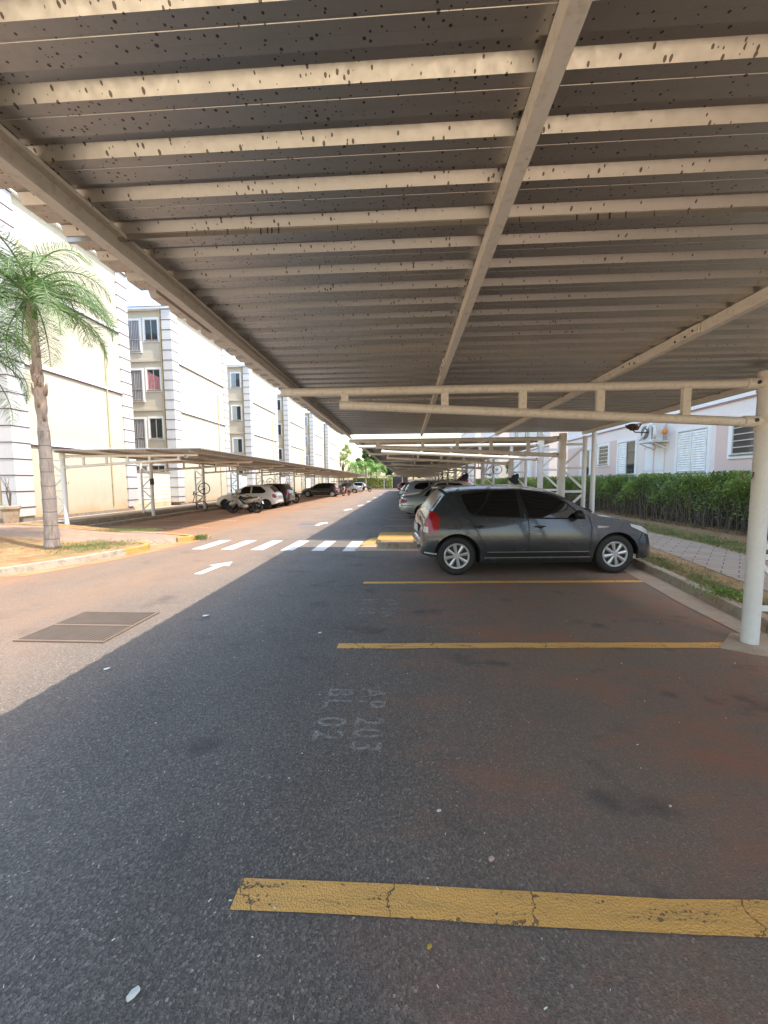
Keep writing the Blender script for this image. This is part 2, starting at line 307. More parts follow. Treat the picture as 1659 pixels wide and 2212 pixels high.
# ------------------------------------------------------------------ ground
def struct(o): return tag(o, kind='structure')
def kx(Y): return 3.72 if Y < 4 else (3.72+.155*(Y-4) if Y < 8 else 4.34)          # right-hand kerb line
g = MB(); g._add([(-400, -200, -.03), (400, -200, -.03), (400, 700, -.03), (-400, 700, -.03)], [(0, 1, 2, 3)]); struct(g.build('ground', M['soil']))
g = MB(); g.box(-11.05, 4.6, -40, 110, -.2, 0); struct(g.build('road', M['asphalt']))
g = MB(); g.box(-30, 9.5, -60, -3.2, -.2, .012); struct(g.build('bounce_ground', M['bounce']))  # unseen pale ground added behind the camera to bounce light under the roof
# painted markings
def marking(name, poly, mat, label, cat, group, z=.004):
    return tag(MB().sheet(poly, z).build(name, mat), label, cat, group)
def strip(x0, y0, x1, y1, wd, wob=.006, n=14):
    a = []; b = []
    for i in range(n+1):
        t = i/n; x = x0+(x1-x0)*t; y = y0+(y1-y0)*t+rnd.uniform(-wob, wob); a.append((x, y-wd/2)); b.append((x, y+wd/2+rnd.uniform(-wob, wob)))
    return a+b[::-1]
GL = 'yellow lines between the parking bays'
for (y0, y1, x1, mt, lab) in ((1.345, 1.36, 4.0, 'yellow', 'wide worn yellow bay line nearest the bottom of the picture'), (3.60, 3.77, 3.2, 'yellow', 'yellow bay line running to the thick white post'),
                         (5.93, 6.16, 3.85, 'yellow', 'thin yellow bay line beside the dark grey hatchback')):
    marking('bay_line', strip(-.66, y0, x1, y1, .12), M[mt], lab, 'bay line', GL)
for i, y in enumerate((11.35, 13.55, 15.8, 18.0, 20.3, 22.6, 24.9, 27.2, 29.5, 31.8)):
    nm = ('first', 'second', 'third', 'fourth', 'fifth', 'sixth', 'seventh', 'eighth', 'ninth', 'tenth')[i]
    marking('bay_line', strip(-.68, y, 4.2, y+.1, .1), M['creamline'], 'pale bay line, %s one beyond the yellow kerbed island' % nm, 'bay line', GL)
for i, y in enumerate((13.4, 15.7, 18.0, 20.3, 22.6, 24.9, 27.2, 29.5, 31.8, 34.1)):
    marking('bay_line', strip(-10.9, y, -7.0 if i < 3 else -6.6, y-.15, .09), M['creamline'], 'faded bay line under the far left carport, number %s from its front' % ('one two three four five six seven eight nine ten'.split()[i]), 'bay line', 'faded lines under the left carport')
for i in range(6):
    x = -5.12+.735*i
    marking('crosswalk_stripe', [(x, 8.86-.04*i), (x+.30, 8.86-.04*i), (x+.33, 10.28-.03*i), (x+.03, 10.28-.03*i)], M['white'], 'white crossing stripe, %s from the left' % ('first second third fourth fifth sixth'.split()[i]), 'crossing stripe', 'white stripes of the pedestrian crossing')
for i, (x, y, s) in enumerate(((-3.62, 6.42, 1.0), (-3.22, 13.75, 1.1), (-3.3, 20.9, 1.3), (-3.0, 24.6, 1.3), (-2.9, 29.5, 1.4), (-2.9, 36, 1.5), (-2.8, 43.5, 1.6))):
    P = [(-.07, 0), (.07, 0), (.13, .68), (.24, .66), (.14, 1.05), (-.17, .70), (-.02, .69)]
    marking('road_arrow', [(x+a*s*1.05, y+b*s) for a, b in P], M['white'], ('white straight arrow painted on the road nearest the camera', 'white road arrow just past the pedestrian crossing', 'third white road arrow up the lane', 'fourth white road arrow up the lane',
        'fifth white road arrow up the lane', 'sixth white road arrow up the lane', 'farthest white road arrow up the lane')[i], 'road arrow', 'white arrows along the lane')
marking('patch', [(-4.0, 13.9), (-3.45, 13.9), (-3.4, 14.6), (-3.95, 14.6)], simple('grey_patch', (.10, .105, .12), .8), 'grey patch of paint over an old arrow beside the second arrow', 'paint patch', None)
# stencilled bay numbers, read from the road
def stencil(txt, x, y, size, sx, label):
    cu = bpy.data.curves.new('txt', 'FONT'); cu.body = txt; cu.size = size; cu.space_character = 1.25; cu.offset = .004
    o = bpy.data.objects.new('txt', cu); COL.objects.link(o)
    me = bpy.data.meshes.new_from_object(o); bpy.data.objects.remove(o)
    for v in me.vertices: a, b = v.co.x*sx, v.co.y; v.co = (b, -a, 0)
    o = mesh_obj('bay_number', me, None, M['faded']); o.location = (x, y, .005)
    return tag(o, label, 'painted number', 'stencilled bay numbers')
stencil('AP 203', -.33, 2.84, .27, .72, 'faded stencilled AP 203 in the nearest parking bay')
stencil('BL 02', -.58, 2.84, .27, .80, 'faded stencilled BL 02 in the nearest parking bay')
stencil('AP 204', -.30, 5.1, .27, .72, 'faded stencilled AP 204 in the second parking bay')
stencil('BL 02', -.56, 5.1, .27, .80, 'faded stencilled BL 02 in the second parking bay')
stencil('AP 302', -.30, 12.7, .27, .80, 'faded stencilled number just beyond the yellow kerbed island')
# drain grate
t = thing('drain_grate', 'rusty double drain grate set in the road at left', 'drain grate', (-3.50, 4.02, 0))
def dg(u, v): return (-.72+1.43*u+ -.03*v+.0*u, -.40+.83*v-.02*u)
b = MB(); b.box(-.46, .46, -.43, .43, .002, .005); b.build('pit_shade', M['dark'], t)  # flat black sheet painted in for the shaded depth under the bars
b = MB()
for (x0, x1, y0, y1) in ((-.48, .48, -.445, -.42), (-.48, .48, .42, .44), (-.48, -.46, -.42, .42), (.46, .48, -.42, .42), (-.46, .46, -.02, .015)): b.box(x0, x1, y0, y1, .003, .016)
b.build('frame', simple('worn_frame', (.17, .12, .085), .7), t)
b = MB()
for i in range(20):
    x = -.442+i*.0465
    for y0, y1 in ((-.42, -.035), (.03, .42)): b.bar((x+.03*y0, y0, .011), (x+.03*y1, y1, .011), .019, .012)
tag(b.build('grate_bars', simple('grate_steel', (.13, .10, .08), .6), t), kind='stuff')
# right side: gutter, kerb, verge, paving
Ys = [-30, -10, 0, 2, 3.4, 4, 5, 6, 7, 8, 10, 20, 60, 110]
def ribbon(f0, f1, z0, z1=None, ys=Ys):
    b = MB(); top = [[(f0(y), y, z0), (f1(y), y, z0)] for y in ys]
    if z1 is None: b.grid(top)
    else:
        for i in range(len(ys)-1):
            a, c = ys[i], ys[i+1]
            b._add([(f0(a), a, z1), (f1(a), a, z1), (f1(c), c, z1), (f0(c), c, z1), (f0(a), a, z0), (f1(a), a, z0), (f1(c), c, z0), (f0(c), c, z0)], [(4, 5, 6, 7), (0, 4, 7, 3), (1, 2, 6, 5)])
    return b
struct(ribbon(lambda y: kx(y)-.34 if y > 4.1 else 3.45, lambda y: kx(y)+.02, .006).build('gutter', M['gutter']))
kb = MB()
yy = 0
while yy < 14:
    L_ = .82; a, c = yy, yy+L_-.012; d = rnd.uniform(-.008, .008); h = .135+rnd.uniform(-.008, .006)
    kb._add([(kx(a)+d, a, -.02), (kx(a)+.16+d, a, -.02), (kx(c)+.16+d, c, -.02), (kx(c)+d, c, -.02), (kx(a)+.02+d, a, h), (kx(a)+.15+d, a, h), (kx(c)+.15+d, c, h), (kx(c)+.02+d, c, h)], [(4, 5, 6, 7), (0, 1, 5, 4), (1, 2, 6, 5), (2, 3, 7, 6), (3, 0, 4, 7)]); yy += L_
kb.box(4.34, 4.5, 14, 110, -.02, .13); struct(kb.build('kerb', M['kerb'], bevel=.012))
b = MB(); xs_ = [0, .4, 1, 1.6, 2.2, 2.8, 3.4, 4, 4.6, 5.2, 12]
rows = []
for y in [-30, -5]+[i*.5 for i in range(0, 60)]+[40, 60, 110]:
    rows.append([(kx(y)+.15+u, y, .112+(.003*math.sin(3*u+y*2.1)*math.sin(y*1.7) if 0 < u < 6 else 0)) for u in xs_])
b.grid(rows); struct(b.build('verge', M['soil'], smooth=True))
def px0(y): return 4.72 if y < 5 else (4.72+.19*(y-5) if y < 9 else 5.48)
pb = MB(); pb.grid([[(px0(y), y, .119), (px0(y)+1.35, y, .119)] for y in [-10]+[i*.5 for i in range(0, 40)]+[60, 110]]); struct(pb.build('pavement', M['paverR']))
b = MB(); b.prism([(2.98, 3.70), (3.2, 3.55), (3.74, 3.38), (3.74, 4.02), (3.35, 4.05)], -.01, .012); struct(b.build('concrete_pad', M['gutter']))
# island with the yellow nose at the crossing
t = thing('kerbed_island', 'low kerbed island with yellow painted nose behind the dark hatchback', 'traffic island', (0, 0, 0))
def rr(x0, x1, y0, y1, r=.12, n=5):
    P = []
    for cx, cy, a0 in ((x1-r, y1-r, 0), (x0+r, y1-r, 90), (x0+r, y0+r, 180), (x1-r, y0+r, 270)):
        for i in range(n+1): a = R_(a0+90*i/n); P.append((cx+r*math.cos(a), cy+r*math.sin(a)))
    return P
b = MB(); b.prism(rr(-.72, 4.4, 9.62, 11.0), 0, .13); b.build('yellow_top', M['kerbY'], t, bevel=.02)
b = MB(); b.prism(rr(-.66, 4.4, 9.02, 9.16, .03), 0, .15); b.build('front_kerb', M['kerb'], t, bevel=.015)
b = MB(); b.box(-.6, 4.4, 9.17, 9.61, 0, .11); b.build('soil_strip', M['soil'], t)
b = MB(); b.sheet([(-1.15, 9.5), (-.72, 9.5), (-.70, 10.85), (-.95, 10.7)], .009); b.build('yellow_ramp', M['kerbY'], t)
b = MB(); b.sheet([(-1.12, 8.7), (3.9, 8.62), (3.9, 9.03), (-.68, 9.03), (-.72, 9.5), (-1.02, 9.5), (-1.15, 9.05), (-1.2, 8.85)], .006); b.build('concrete_apron', M['gutter'], t)
# left raised ground
def lz(x): 
    s = min(1, max(0, (-8.4-x)/3.4)); return .115+.235*s*s*(3-2*s)
outl = [(-10.2, 1.5), (-8.7, 3.5), (-7.7, 5.0), (-7.15, 6.0), (-6.75, 6.75), (-6.42, 7.5), (-6.2, 8.2), (-6.1, 8.7), (-6.2, 9.0), (-6.6, 9.3)]
b = MB(); rows = []
for x, y in outl: rows.append([(x-d, y+.0, lz(x-d) if d else .115) for d in (0, .3, .6, 1, 1.5, 2, 2.5, 3, 4, 5, 6, 7, 9)]+[(-40, y, .35)])
b.grid(rows); struct(b.build('left_verge', M['soil'], smooth=True))
b = MB(); rows = []
for x, y in ((-6.6, 9.3), (-6.45, 9.55), (-5.95, 9.95), (-5.85, 10.25), (-6.1, 10.45), (-7, 10.8), (-8, 11.05)):
    rows.append([(x-d, y, lz(x-d) if d > .2 else .004) for d in (0, .3, .6, 1, 1.5, 2, 2.5, 3, 4, 5, 7, 9)]+[(-40, y, .35)])
b.grid(rows); struct(b.build('left_path', M['paverL']))
b = MB(); rows = [[(x, y, lz(x)+.006) for x in (-8.0, -9, -10, -11, -11.6, -14, -18, -40)] for y in (11.05, 11.3, 11.6)]
b.grid(rows); struct(b.build('grass_strip', M['soil']))
def kerbrun(pts, wd, h, mat, name='kerb'):
    b = MB(); pts = [Vector((*p, 0)) for p in pts]
    rows = []
    for i, p in enumerate(pts):
        d = (pts[min(i+1, len(pts)-1)]-pts[max(0, i-1)]).normalized(); nrm = Vector((-d.y, d.x, 0))
        q = p+nrm*wd; rows.append([(p.x, p.y, -.01), (p.x+nrm.x*.02, p.y+nrm.y*.02, h), (q.x, q.y, h), (q.x, q.y, -.01)])
    b.grid(rows); b._add(rows[0], [(0, 1, 2, 3)]); b._add(rows[-1], [(3, 2, 1, 0)])
    return struct(b.build(name, mat, bevel=.01))
kerbrun([(-10.25, 1.4), (-8.75, 3.4), (-7.72, 4.9), (-7.12, 5.95), (-6.72, 6.7), (-6.38, 7.45), (-6.17, 8.1)], .14, .135, M['kerb'])
kerbrun([(-6.17, 8.1), (-6.1, 8.4), (-6.08, 8.75), (-6.25, 9.02), (-6.6, 9.25)], .14, .135, M['kerbY'])
kerbrun([(-6.05, 9.85), (-5.83, 10.1), (-5.85, 10.35), (-6.1, 10.5), (-7.0, 10.85)], .13, .135, M['kerbY'])
kerbrun([(-7.0, 10.85), (-8.0, 11.1), (-9.2, 11.5), (-11.0, 11.75)], .13, .135, M['kerb'])
b = MB(); b.sheet([(-7.25, 6.0), (-6.6, 6.2), (-6.1, 7.4), (-5.85, 8.5), (-5.7, 9.6), (-5.6, 10.5), (-5.9, 11.3), (-7.5, 11.3), (-6.6, 9.2), (-6.05, 8.7), (-6.35, 7.4)], .003); struct(b.build('soil_drift', simple('orange_soil_dust', (.36, .18, .085), .95, scale=3, vary=.3)))
# left pavement beside the buildings
b = MB(); b.box(-11.16, -11.0, 11.7, 110, -.02, .13); struct(b.build('kerb', M['kerb']))
b = MB(); b.box(-11.55, -11.16, 11.7, 110, -.02, .09); struct(b.build('planting_strip', M['soil']))
b = MB(); b.box(-11.7, -11.55, 11.7, 110, -.02, .26); struct(b.build('kerb', M['kerb']))
b = MB(); b.box(-40, -11.7, 11.6, 110, -.02, .30); struct(b.build('left_pavement', M['gutter']))
# ------------------------------------------------------------------ carports
def make_truss(parent, s, nstrut=5):
    # local frame: post at x=0, arm runs towards -s*x ; heights absolute
    T = empty('truss', parent=parent)
    def P(d, z): return (-s*d, 0, z)
    o = MB().tube([P(0, 0), P(0, 2.56)], .069, 18).build('post', M['steelw'], T, smooth=True, angle=50)
    MB().tube([P(-.46, 0), P(-.46, 2.52)], .045, 14).build('back_post', M['steelw'], T, smooth=True, angle=50)
    MB().tube([P(4.56, 2.475), P(.06, 2.475)], .041, 14).build('top_chord', M['steel'], T, smooth=True, angle=50)
    MB().tube([P(3.98, 2.345), P(.06, 2.12)], .043, 14).build('bottom_chord', M['steel'], T, smooth=True, angle=50)
    for d in (3.93, 2.96, 2.22, 1.5, .72)[:nstrut]:
        zb = 2.12+(2.345-2.12)*d/3.98; MB().box(-s*d-.035, -s*d+.035, -.02, .02, zb+.035, 2.44).build('strut', M['steel'], T)
    for za, zb_, zc in ((2.40, 2.58, 2.475), (2.04, 2.18, 2.13)): MB().tube([P(.0, za), P(.0, zb_)], .078, 18).tube([P(-.02, zc), P(.2, zc)], .053, 12).build('clamp', M['steel'], T, smooth=True, angle=50)
    b = MB(); zz = [.35, .85, 1.35, 1.85, 2.35]
    for i, z in enumerate(zz):
        b.bar(P(-.06, z), P(-.42, z), .03, .05)
        if i < 4: b.bar(P(-.06, z+.08 if i % 2 else z+.42), P(-.42, z+.42 if i % 2 else z+.08), .03, .045)
    b.build('lattice', M['steelw'], T)
    for d, z in ((.12, 2.475), (.12, 2.135)): MB().tube([P(d, z)[:1]+(-.047,)+(z,), P(d, z)[:1]+(-.062,)+(z,)], .017, 8).build('bolt', M['black'], T)
    b = MB(); b.tube([P(.07, 1.66), P(.08, 1.61), P(.11, 1.585), P(.14, 1.585), P(.165, 1.61), P(.17, 1.66)], .006, 6); b.build('hook', M['rust'], T, smooth=True)
    return T
def c_channel(b, x, y0, y1, zt=2.645, wd=.046, h=.064, t=.005):
    b.box(x, x+t, y0, y1, zt-h, zt); b.box(x+t, x+wd, y0, y1, zt-h, zt-h+t); b.box(x+t, x+wd, y0, y1, zt-t, zt)
    b.box(x+wd-t, x+wd, y0, y1, zt-h+t, zt-h+.015); b.box(x+wd-t, x+wd, y0, y1, zt-.015, zt-t)
def sheet_roof(b, x0, x1, y0, y1, z=2.648, per=.184):
    prof = [(0, 0), (.034, 0), (.036, .0012), (.040, .0012), (.041, 0), (.072, 0), (.073, .0008), (.102, 0), (.116, .031), (.162, .031)]
    ys = []; n = int((y1-y0)/per)
    for i in range(n+1):
        for u, h in prof: ys.append((y0+i*per+u, z+h))
    b.grid([[(x0, y, zz), (x1, y, zz)] for y, zz in ys])
def carport(name, label, px, s, ys, y0, y1, purl, xedge, xback):
    c = thing(name, label, 'carport', (0, 0, 0), 0, 'carports over the parking bays')
    T = make_truss(c, s); T.location = (px, ys[0], 0)
    for y in ys[1:]:
        k = copy_tree(T, c); k.location = (px, y, 0)
    sh = MB(); sheet_roof(sh, min(xedge, xback), max(xedge, xback), y0, y1); o = sh.build('roof_sheet', M['sheet'], c)
    sm = o.modifiers.new('thick', 'SOLIDIFY'); sm.thickness = .0012; sm.offset = 1
    for i, x in enumerate(purl):
        p = MB(); c_channel(p, x, y0+.05, y1-.05, h=.095 if i == 0 else .068); p.build('purlin', M['steel'], c)
    return c
TR2 = [9.88, 12.55, 17.05, 21.5, 26, 30.5, 35, 39.5, 44, 48.5, 53, 57.5, 62]
C1 = carport('carport', 'near cream steel carport with speckled corrugated roof overhead', 3.345, 1, [-.9, 3.82, 8.45], -1.4775, 8.74, (-1.22, .34, 1.98, 3.84), -1.44, 3.98)
C2 = carport('carport', 'long white carport on the right beyond the pedestrian crossing', 3.38, 1, TR2, 9.95, 62.5, (-1.2, .34, 1.98, 3.84), -1.40, 3.98)
C3 = carport('carport', 'long low carport along the cream apartment blocks at left', -11.2, -1, [12.1+4.4*i for i in range(13)], 11.75, 65.5, (-6.75, -8.2, -9.7, -11.2), -6.42, -11.4)
# details on the near carport
MB().box(-1.44, 3.98, 1.655, 1.672, 2.628, 2.6475).build('sheet_lap', M['sheet'], C1)
MB().box(-1.44, 3.98, 5.01, 5.027, 2.628, 2.6475).build('sheet_lap', M['sheet'], C1)
def part(name, mb, mat, parent, **k): return mb.build(name, mat, parent, **k)
for x0, ya, yb in ((1.965, 2.78, 3.05), (1.965, 3.45, 3.72), (.325, 3.38, 3.72)):
    p = part('splice_plate', MB().box(x0, x0+.012, ya, yb, 2.58, 2.64), M['steel'], C1)
    b = MB()
    for yy_ in (ya+.05, ya+.12, yb-.05): b.tube([(x0-.001, yy_, 2.593+.03*((yy_*50) % 1)), (x0-.005, yy_, 2.593+.03*((yy_*50) % 1))], .008, 8)
    b.build('bolt', M['black'], p)
b = MB(); 
for y in (2.05, 6.3): b.box(-1.31, -1.24, y, y+.55, 2.60, 2.648)
b.build('packing_plate', M['rust'], C1)
b = MB(); b.tube([(3.97, 8.40, .05), (3.97, 8.40, 2.6)], .05, 14); b.build('downpipe', M['steelw'], C1, smooth=True, angle=50)
b = MB(); b.ell((3.88, 6.9, 2.50), (.09, .10, .05), 10, 6); b.ell((3.90, 6.82, 2.47), (.05, .07, .035), 8, 5); b.tube([(3.8, 6.95, 2.53), (3.86, 6.9, 2.44), (3.95, 6.85, 2.44), (3.97, 6.8, 2.53)], .012, 6); b.tube([(3.80, 6.85, 2.5), (3.82, 6.7, 2.38), (3.98, 6.6, 2.36), (4.05, 6.8, 2.45)], .01, 6)
o = b.build('wire_bundle', simple('dark_wire', (.09, .06, .045), .8), None, smooth=True); tag(o, 'rusty coil of wire tied under the outer purlin of the near carport', 'wire bundle')
# short tube left inside left carport end (floodlight)
t = thing('floodlight', 'small white floodlight on the front corner of the left carport', 'floodlight', (-6.9, 11.95, 2.42))
MB().box(-.05, .05, -.10, -.02, -.05, .05).build('housing', M['steelw'], t, bevel=.01); MB().box(-.04, .04, -.104, -.10, -.04, .04).build('lens', M['glassL'], t)
# ------------------------------------------------------------------ buildings
def xf(kind, c):
    """local (u, out, z): u along the wall, out from it"""
    if kind == 'Y-': return lambda u, o, z: (u, c-o, z)
    if kind == 'X-': return lambda u, o, z: (c-o, u, z)
    if kind == 'X+': return lambda u, o, z: (c+o, u, z)
def fbox(b, F, u0, u1, o0, o1, z0, z1, mi=0):
    p, q = F(u0, o0, z0), F(u1, o1, z1)
    return b.box(min(p[0], q[0]), max(p[0], q[0]), min(p[1], q[1]), max(p[1], q[1]), z0, z1, mi)
def window(par, F, u0, u1, z0, z1, kind='slide', sur=.1, split=None):
    b = MB()
    for a in ((u0-sur, u0, z0-sur, z1+sur), (u1, u1+sur, z0-sur, z1+sur), (u0, u1, z1, z1+sur), (u0, u1, z0-sur, z0)): fbox(b, F, a[0], a[1], -.01, .045, a[2], a[3])
    wn = b.build('window', M['trim'], par)
    fbox(MB(), F, 0, 0, 0, 0, 0, 0)
    b = MB(); fbox(b, F, u0-.03, u1+.03, .045, .075, z0-.045, z0-.005); b.build('sill', M['plinth'], wn)
    b = MB(); fbox(b, F, u0+.001, u1-.001, -.008, .006, z0+.001, z1-.001); b.build('pane', M['pane'], wn)
    um = (u0+u1)/2; fr = MB(); f = .035
    bars = [(u0, u0+f, z0, z1), (u1-f, u1, z0, z1), (u0+f, u1-f, z0, z0+f), (u0+f, u1-f, z1-f, z1), (um-f/2, um+f/2, z0+f, z1-f)]
    if kind == 'french': bars.append((u0+f, u1-f, z0+(z1-z0)*.36, z0+(z1-z0)*.36+f))
    if kind == 'bars': bars = bars[:4]+[(u0+f, u1-f, z0+(z1-z0)*k/5., z0+(z1-z0)*k/5.+.03) for k in range(1, 5)]
    for a in bars: fbox(fr, F, a[0]+.001, a[1]-.001, .006, .03, a[2]+.001, a[3]-.001)
    fr.build('frame', M['alum'], wn)
    def louvre(a0, a1, mat):
        b = MB(); fbox(b, F, a0, a1, .006, .012, z0+.04, z1-.04); n = int((z1-z0)/.085)
        for i in range(n):
            z = z0+.05+i*(z1-z0-.1)/n; h = (z1-z0-.1)/n
            p = [F(a0+.03, .014, z), F(a1-.03, .014, z), F(a1-.03, .040, z+h*.15), F(a0+.03, .040, z+h*.15), F(a0+.03, .014, z+h*.95), F(a1-.03, .014, z+h*.95)]
            b._add(p, [(0, 1, 2, 3), (3, 2, 5, 4)])
        for q in ((a0, a0+.03), (a1-.03, a1)): fbox(b, F, q[0], q[1], .012, .042, z0+.04, z1-.04)
        b.build('shutter', mat, wn)
    if kind == 'shut': louvre(u0+f, um-f/2, M['shut']); louvre(um+f/2, u1-f, M['shut'])
    if kind == 'half': louvre(u0+f, um-f/2, M['shutb'])
    if kind == 'halfR': louvre(um+f/2, u1-f, M['shut'])
    if kind == 'shutb': louvre(u0+f, um-f/2, M['shutb']); louvre(um+f/2, u1-f, M['shutb'])
    if kind in ('french', 'curt', 'pinkc'):
        b = MB(); n = 26; rows = []
        for i in range(n+1):
            u = u0+f+(u1-u0-2*f)*i/n
            if kind == 'french' and .42 < i/n < .56: u += 0
            o_ = .0075+.0035*math.sin(i*2.1)
            zt = z1-f if kind != 'pinkc' else z1-f-(z1-z0)*(.05+.28*min(1, i/n*1.2))
            rows.append([F(u, o_, z0+f), F(u, o_, zt)])
        b.grid(rows); b.build('curtain', M['curtainP'] if kind == 'pinkc' else M['curtain'], wn, smooth=True)
    return wn
def quoin(par, cx0, cx1, cy0, cy1, z0, z1, step=.54):
    q = MB().box(cx0, cx1, cy0, cy1, z0, z1).build('quoin', M['quoin'], par)
    b = MB(); z = z0+.3
    while z < z1: b.box(cx0-.012, cx1+.012, cy0-.012, cy1+.012, z-.014, z+.014); z += step
    b.build('groove', M['groove'], q)
LED = [2.95, 5.65, 8.35]
def block(label, y0, y1, X=-12.9, xb=-24, mainc='cream', wins=True, kinds=('french', 'slide'), H=11.1):
    t = thing('apartment_block', label, 'apartment block', (X, y0, .3), 0, 'cream apartment blocks along the left carport')
    t.location = (0, 0, 0)
    w_ = MB(); w_.box(xb, X, y0+.25, y1-.25, .25, H); w_.build('wall', M[mainc], t)
    MB().box(xb, X+.03, y0+.2, y1-.2, .25, .42).build('plinth', M['plinth'], t)
    quoin(t, X-.45, X+.07, y0, y0+.62, .5, H); quoin(t, X-.45, X+.07, y1-.62, y1, .5, H)
    F = xf('Y-', y0+.25)
    # front elevation skin
    b = MB(); b.box(xb+.01, X-.46, y0+.225, y0+.249, .63, H-.01); b.build('side_render', M['creamS'], t)
    F = xf('Y-', y0+.225)
    for z in LED:
        MB().box(X, X+.06, y0+.63, y1-.63, z, z+.12).build('ledge', M['trim'], t)
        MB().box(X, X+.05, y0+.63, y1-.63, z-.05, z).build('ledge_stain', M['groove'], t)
        b = MB(); b.box(xb+.02, X-.47, y0+.165, y0+.224, z, z+.13); b.build('ledge', M['creamS'], t)
    MB().box(xb, X+.16, y0-.05, y1+.05, H, H+.12).build('cornice', M['trim'], t)
    MB()._add([(xb, y0-.1, H+.12), (X+.2, y0-.1, H+.12), (X+.2, y1+.1, H+.12), (xb, y1+.1, H+.12), (xb, (y0+y1)/2-1, H+.95), (X-1.2, (y0+y1)/2-1, H+.95), (X-1.2, (y0+y1)/2+1, H+.95), (xb, (y0+y1)/2+1, H+.95)],
              [(0, 1, 5, 4), (1, 2, 6, 5), (2, 3, 7, 6), (3, 0, 4, 7), (4, 5, 6, 7)]).build('roof', M['roofbl'], t)
    b = MB(); yp = y1-.62-.9; b.tube([(X+.05, yp, 7.6), (X+.05, yp, .6)], .024, 8)
    for z in (1.5, 3.2, 4.6, 6.1): b.tube([(X+.05, yp, z), (X+.05, yp, z+.08)], .034, 8)
    b.build('drainpipe', M['pipeY'], t, smooth=True, angle=50)
    b = MB(); b.tube([(X-.62, y0+.13, .6), (X-.62, y0+.13, H)], .045, 10); b.build('drainpipe', M['pipeY'], t, smooth=True, angle=50)
    if wins:
        for i, z in enumerate([.3]+LED):
            k = kinds[1] if not (kinds[1] == 'slide' and i == 2) else 'pinkc'
            if kinds[0] != 'x': window(t, F, X-2.75, X-1.85, z+.6, z+2.25, kinds[0])
            window(t, F, X-1.55, X-.85+.05, z+1.15, z+2.28, k)
            window(t, F, X-4.6, X-3.6, z+1.15, z+2.28, 'slide')
    return t
block('nearest cream apartment block behind the palm at left', 12.05, 17.85)
block('second cream block with curtained windows and a pink curtain', 21.2, 27.9)
block('third cream block with grey blue shutters on its side windows', 31.9, 38.9, kinds=('x', 'half'))
block('fourth cream block with small dark side windows', 42.4, 49.6, kinds=('x', 'dark'))
block('fifth cream block down the row at left', 54.0, 61.0, kinds=('x', 'shutb'))
block('farthest cream block at the end of the left row', 64.5, 75.5, kinds=('x', 'dark'))
for i, (a, c_) in enumerate(((17.87, 21.18), (27.92, 31.88), (38.92, 42.38), (49.62, 53.98), (61.02, 64.48))):
    b = MB(); b.box(-13.5, -13.3, a, c_, .28, 2.15); t = b.build('block_wall', M['blockw'])
    tag(t, 'low white block wall in the %s gap between the cream blocks' % ('first second third fourth fifth'.split()[i]), 'wall', 'low walls between the apartment blocks')
    b = MB(); z = .5
    while z < 2.1: b.box(-13.3, -13.297, a, c_, z-.008, z+.008); z += .22
    b.box(-13.54, -13.26, a, c_, 2.15, 2.2); b.build('mortar_line', M['trim'] if False else M['plinth'], t)
t = thing('gate', 'pale blue metal gate between the left apartment blocks', 'gate', (-13.2, 28.6, .3)); MB().box(-.03, .03, 0, 1.9, 0, 2.0).build('panel', M['skyw'], t)
b = MB(); [b.box(.03, .05, .05+i*.31, .08+i*.31, 0, 2.0) for i in range(7)]; b.build('rail', M['alum'], t)
# right-hand building
X = 10.0; F = xf('X-', X)
def rblock(label, y0, y1, H=11.0):
    t = thing('apartment_block', label, 'apartment block', (0, 0, 0), 0, 'pale apartment blocks behind the hedge')
    MB().box(X, X+9, y0, y1, .1, H).build('wall', M['offw'], t)
    MB().box(X-.08, X, y0, y1, .1, .9).build('plinth', M['trim'], t)
    for z in (3.98, 6.7, 9.4):
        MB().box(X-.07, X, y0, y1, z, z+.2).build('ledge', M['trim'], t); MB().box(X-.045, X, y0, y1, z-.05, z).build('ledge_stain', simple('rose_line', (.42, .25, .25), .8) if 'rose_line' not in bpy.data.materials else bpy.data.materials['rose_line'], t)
    MB().box(X-.25, X+9.2, y0-.2, y1+.2, H, H+.15).build('cornice', M['trim'], t)
    return t
RB = rblock('long pale pink block with louvred windows behind the hedge', -4, 24.5, 15.6)  # height raised, top out of view, to throw shade over the bays
for y0, y1 in ((11.0, 13.1), (16.0, 16.85) if False else (18.95, 21.3), (8.0, 9.7), (22.8, 24.4)):
    b = MB(); fbox(b, F, y0, y1, 0, .004, .92, 3.45); b.build('pink_panel', M['pink'], RB)
window(RB, F, 13.4, 14.8, 1.82, 3.3, 'shut', .12); window(RB, F, 17.4, 18.75, 1.82, 3.3, 'halfR', .1)
window(RB, F, 19.65, 20.55, 2.36, 3.28, 'bars', .12); window(RB, F, 21.55, 22.5, 1.82, 3.2, 'halfR', .1); window(RB, F, 11.15, 12.45, 2.33, 3.3, 'bars', .13)
b = MB()
for (a, c_) in ((15.55, 16.1), (16.2, 16.75)):
    for z in (1.0, 1.95, 2.9): fbox(b, F, a, c_, 0, .02, z, z+.85)
b.build('relief_panel', M['trim'], RB)
b = MB()
for (a, c_) in ((15.5, 15.55), (16.1, 16.2), (16.75, 16.8)): fbox(b, F, a, c_, 0, .008, 1.0, 3.75)
b.build('panel_groove', M['pink'], RB)
for zf in (4.9, 7.6):
    for y in (6, 9, 12.4, 15.5, 18.5, 21.5): window(RB, F, y, y+1.2, zf, zf+1.2, 'slide')
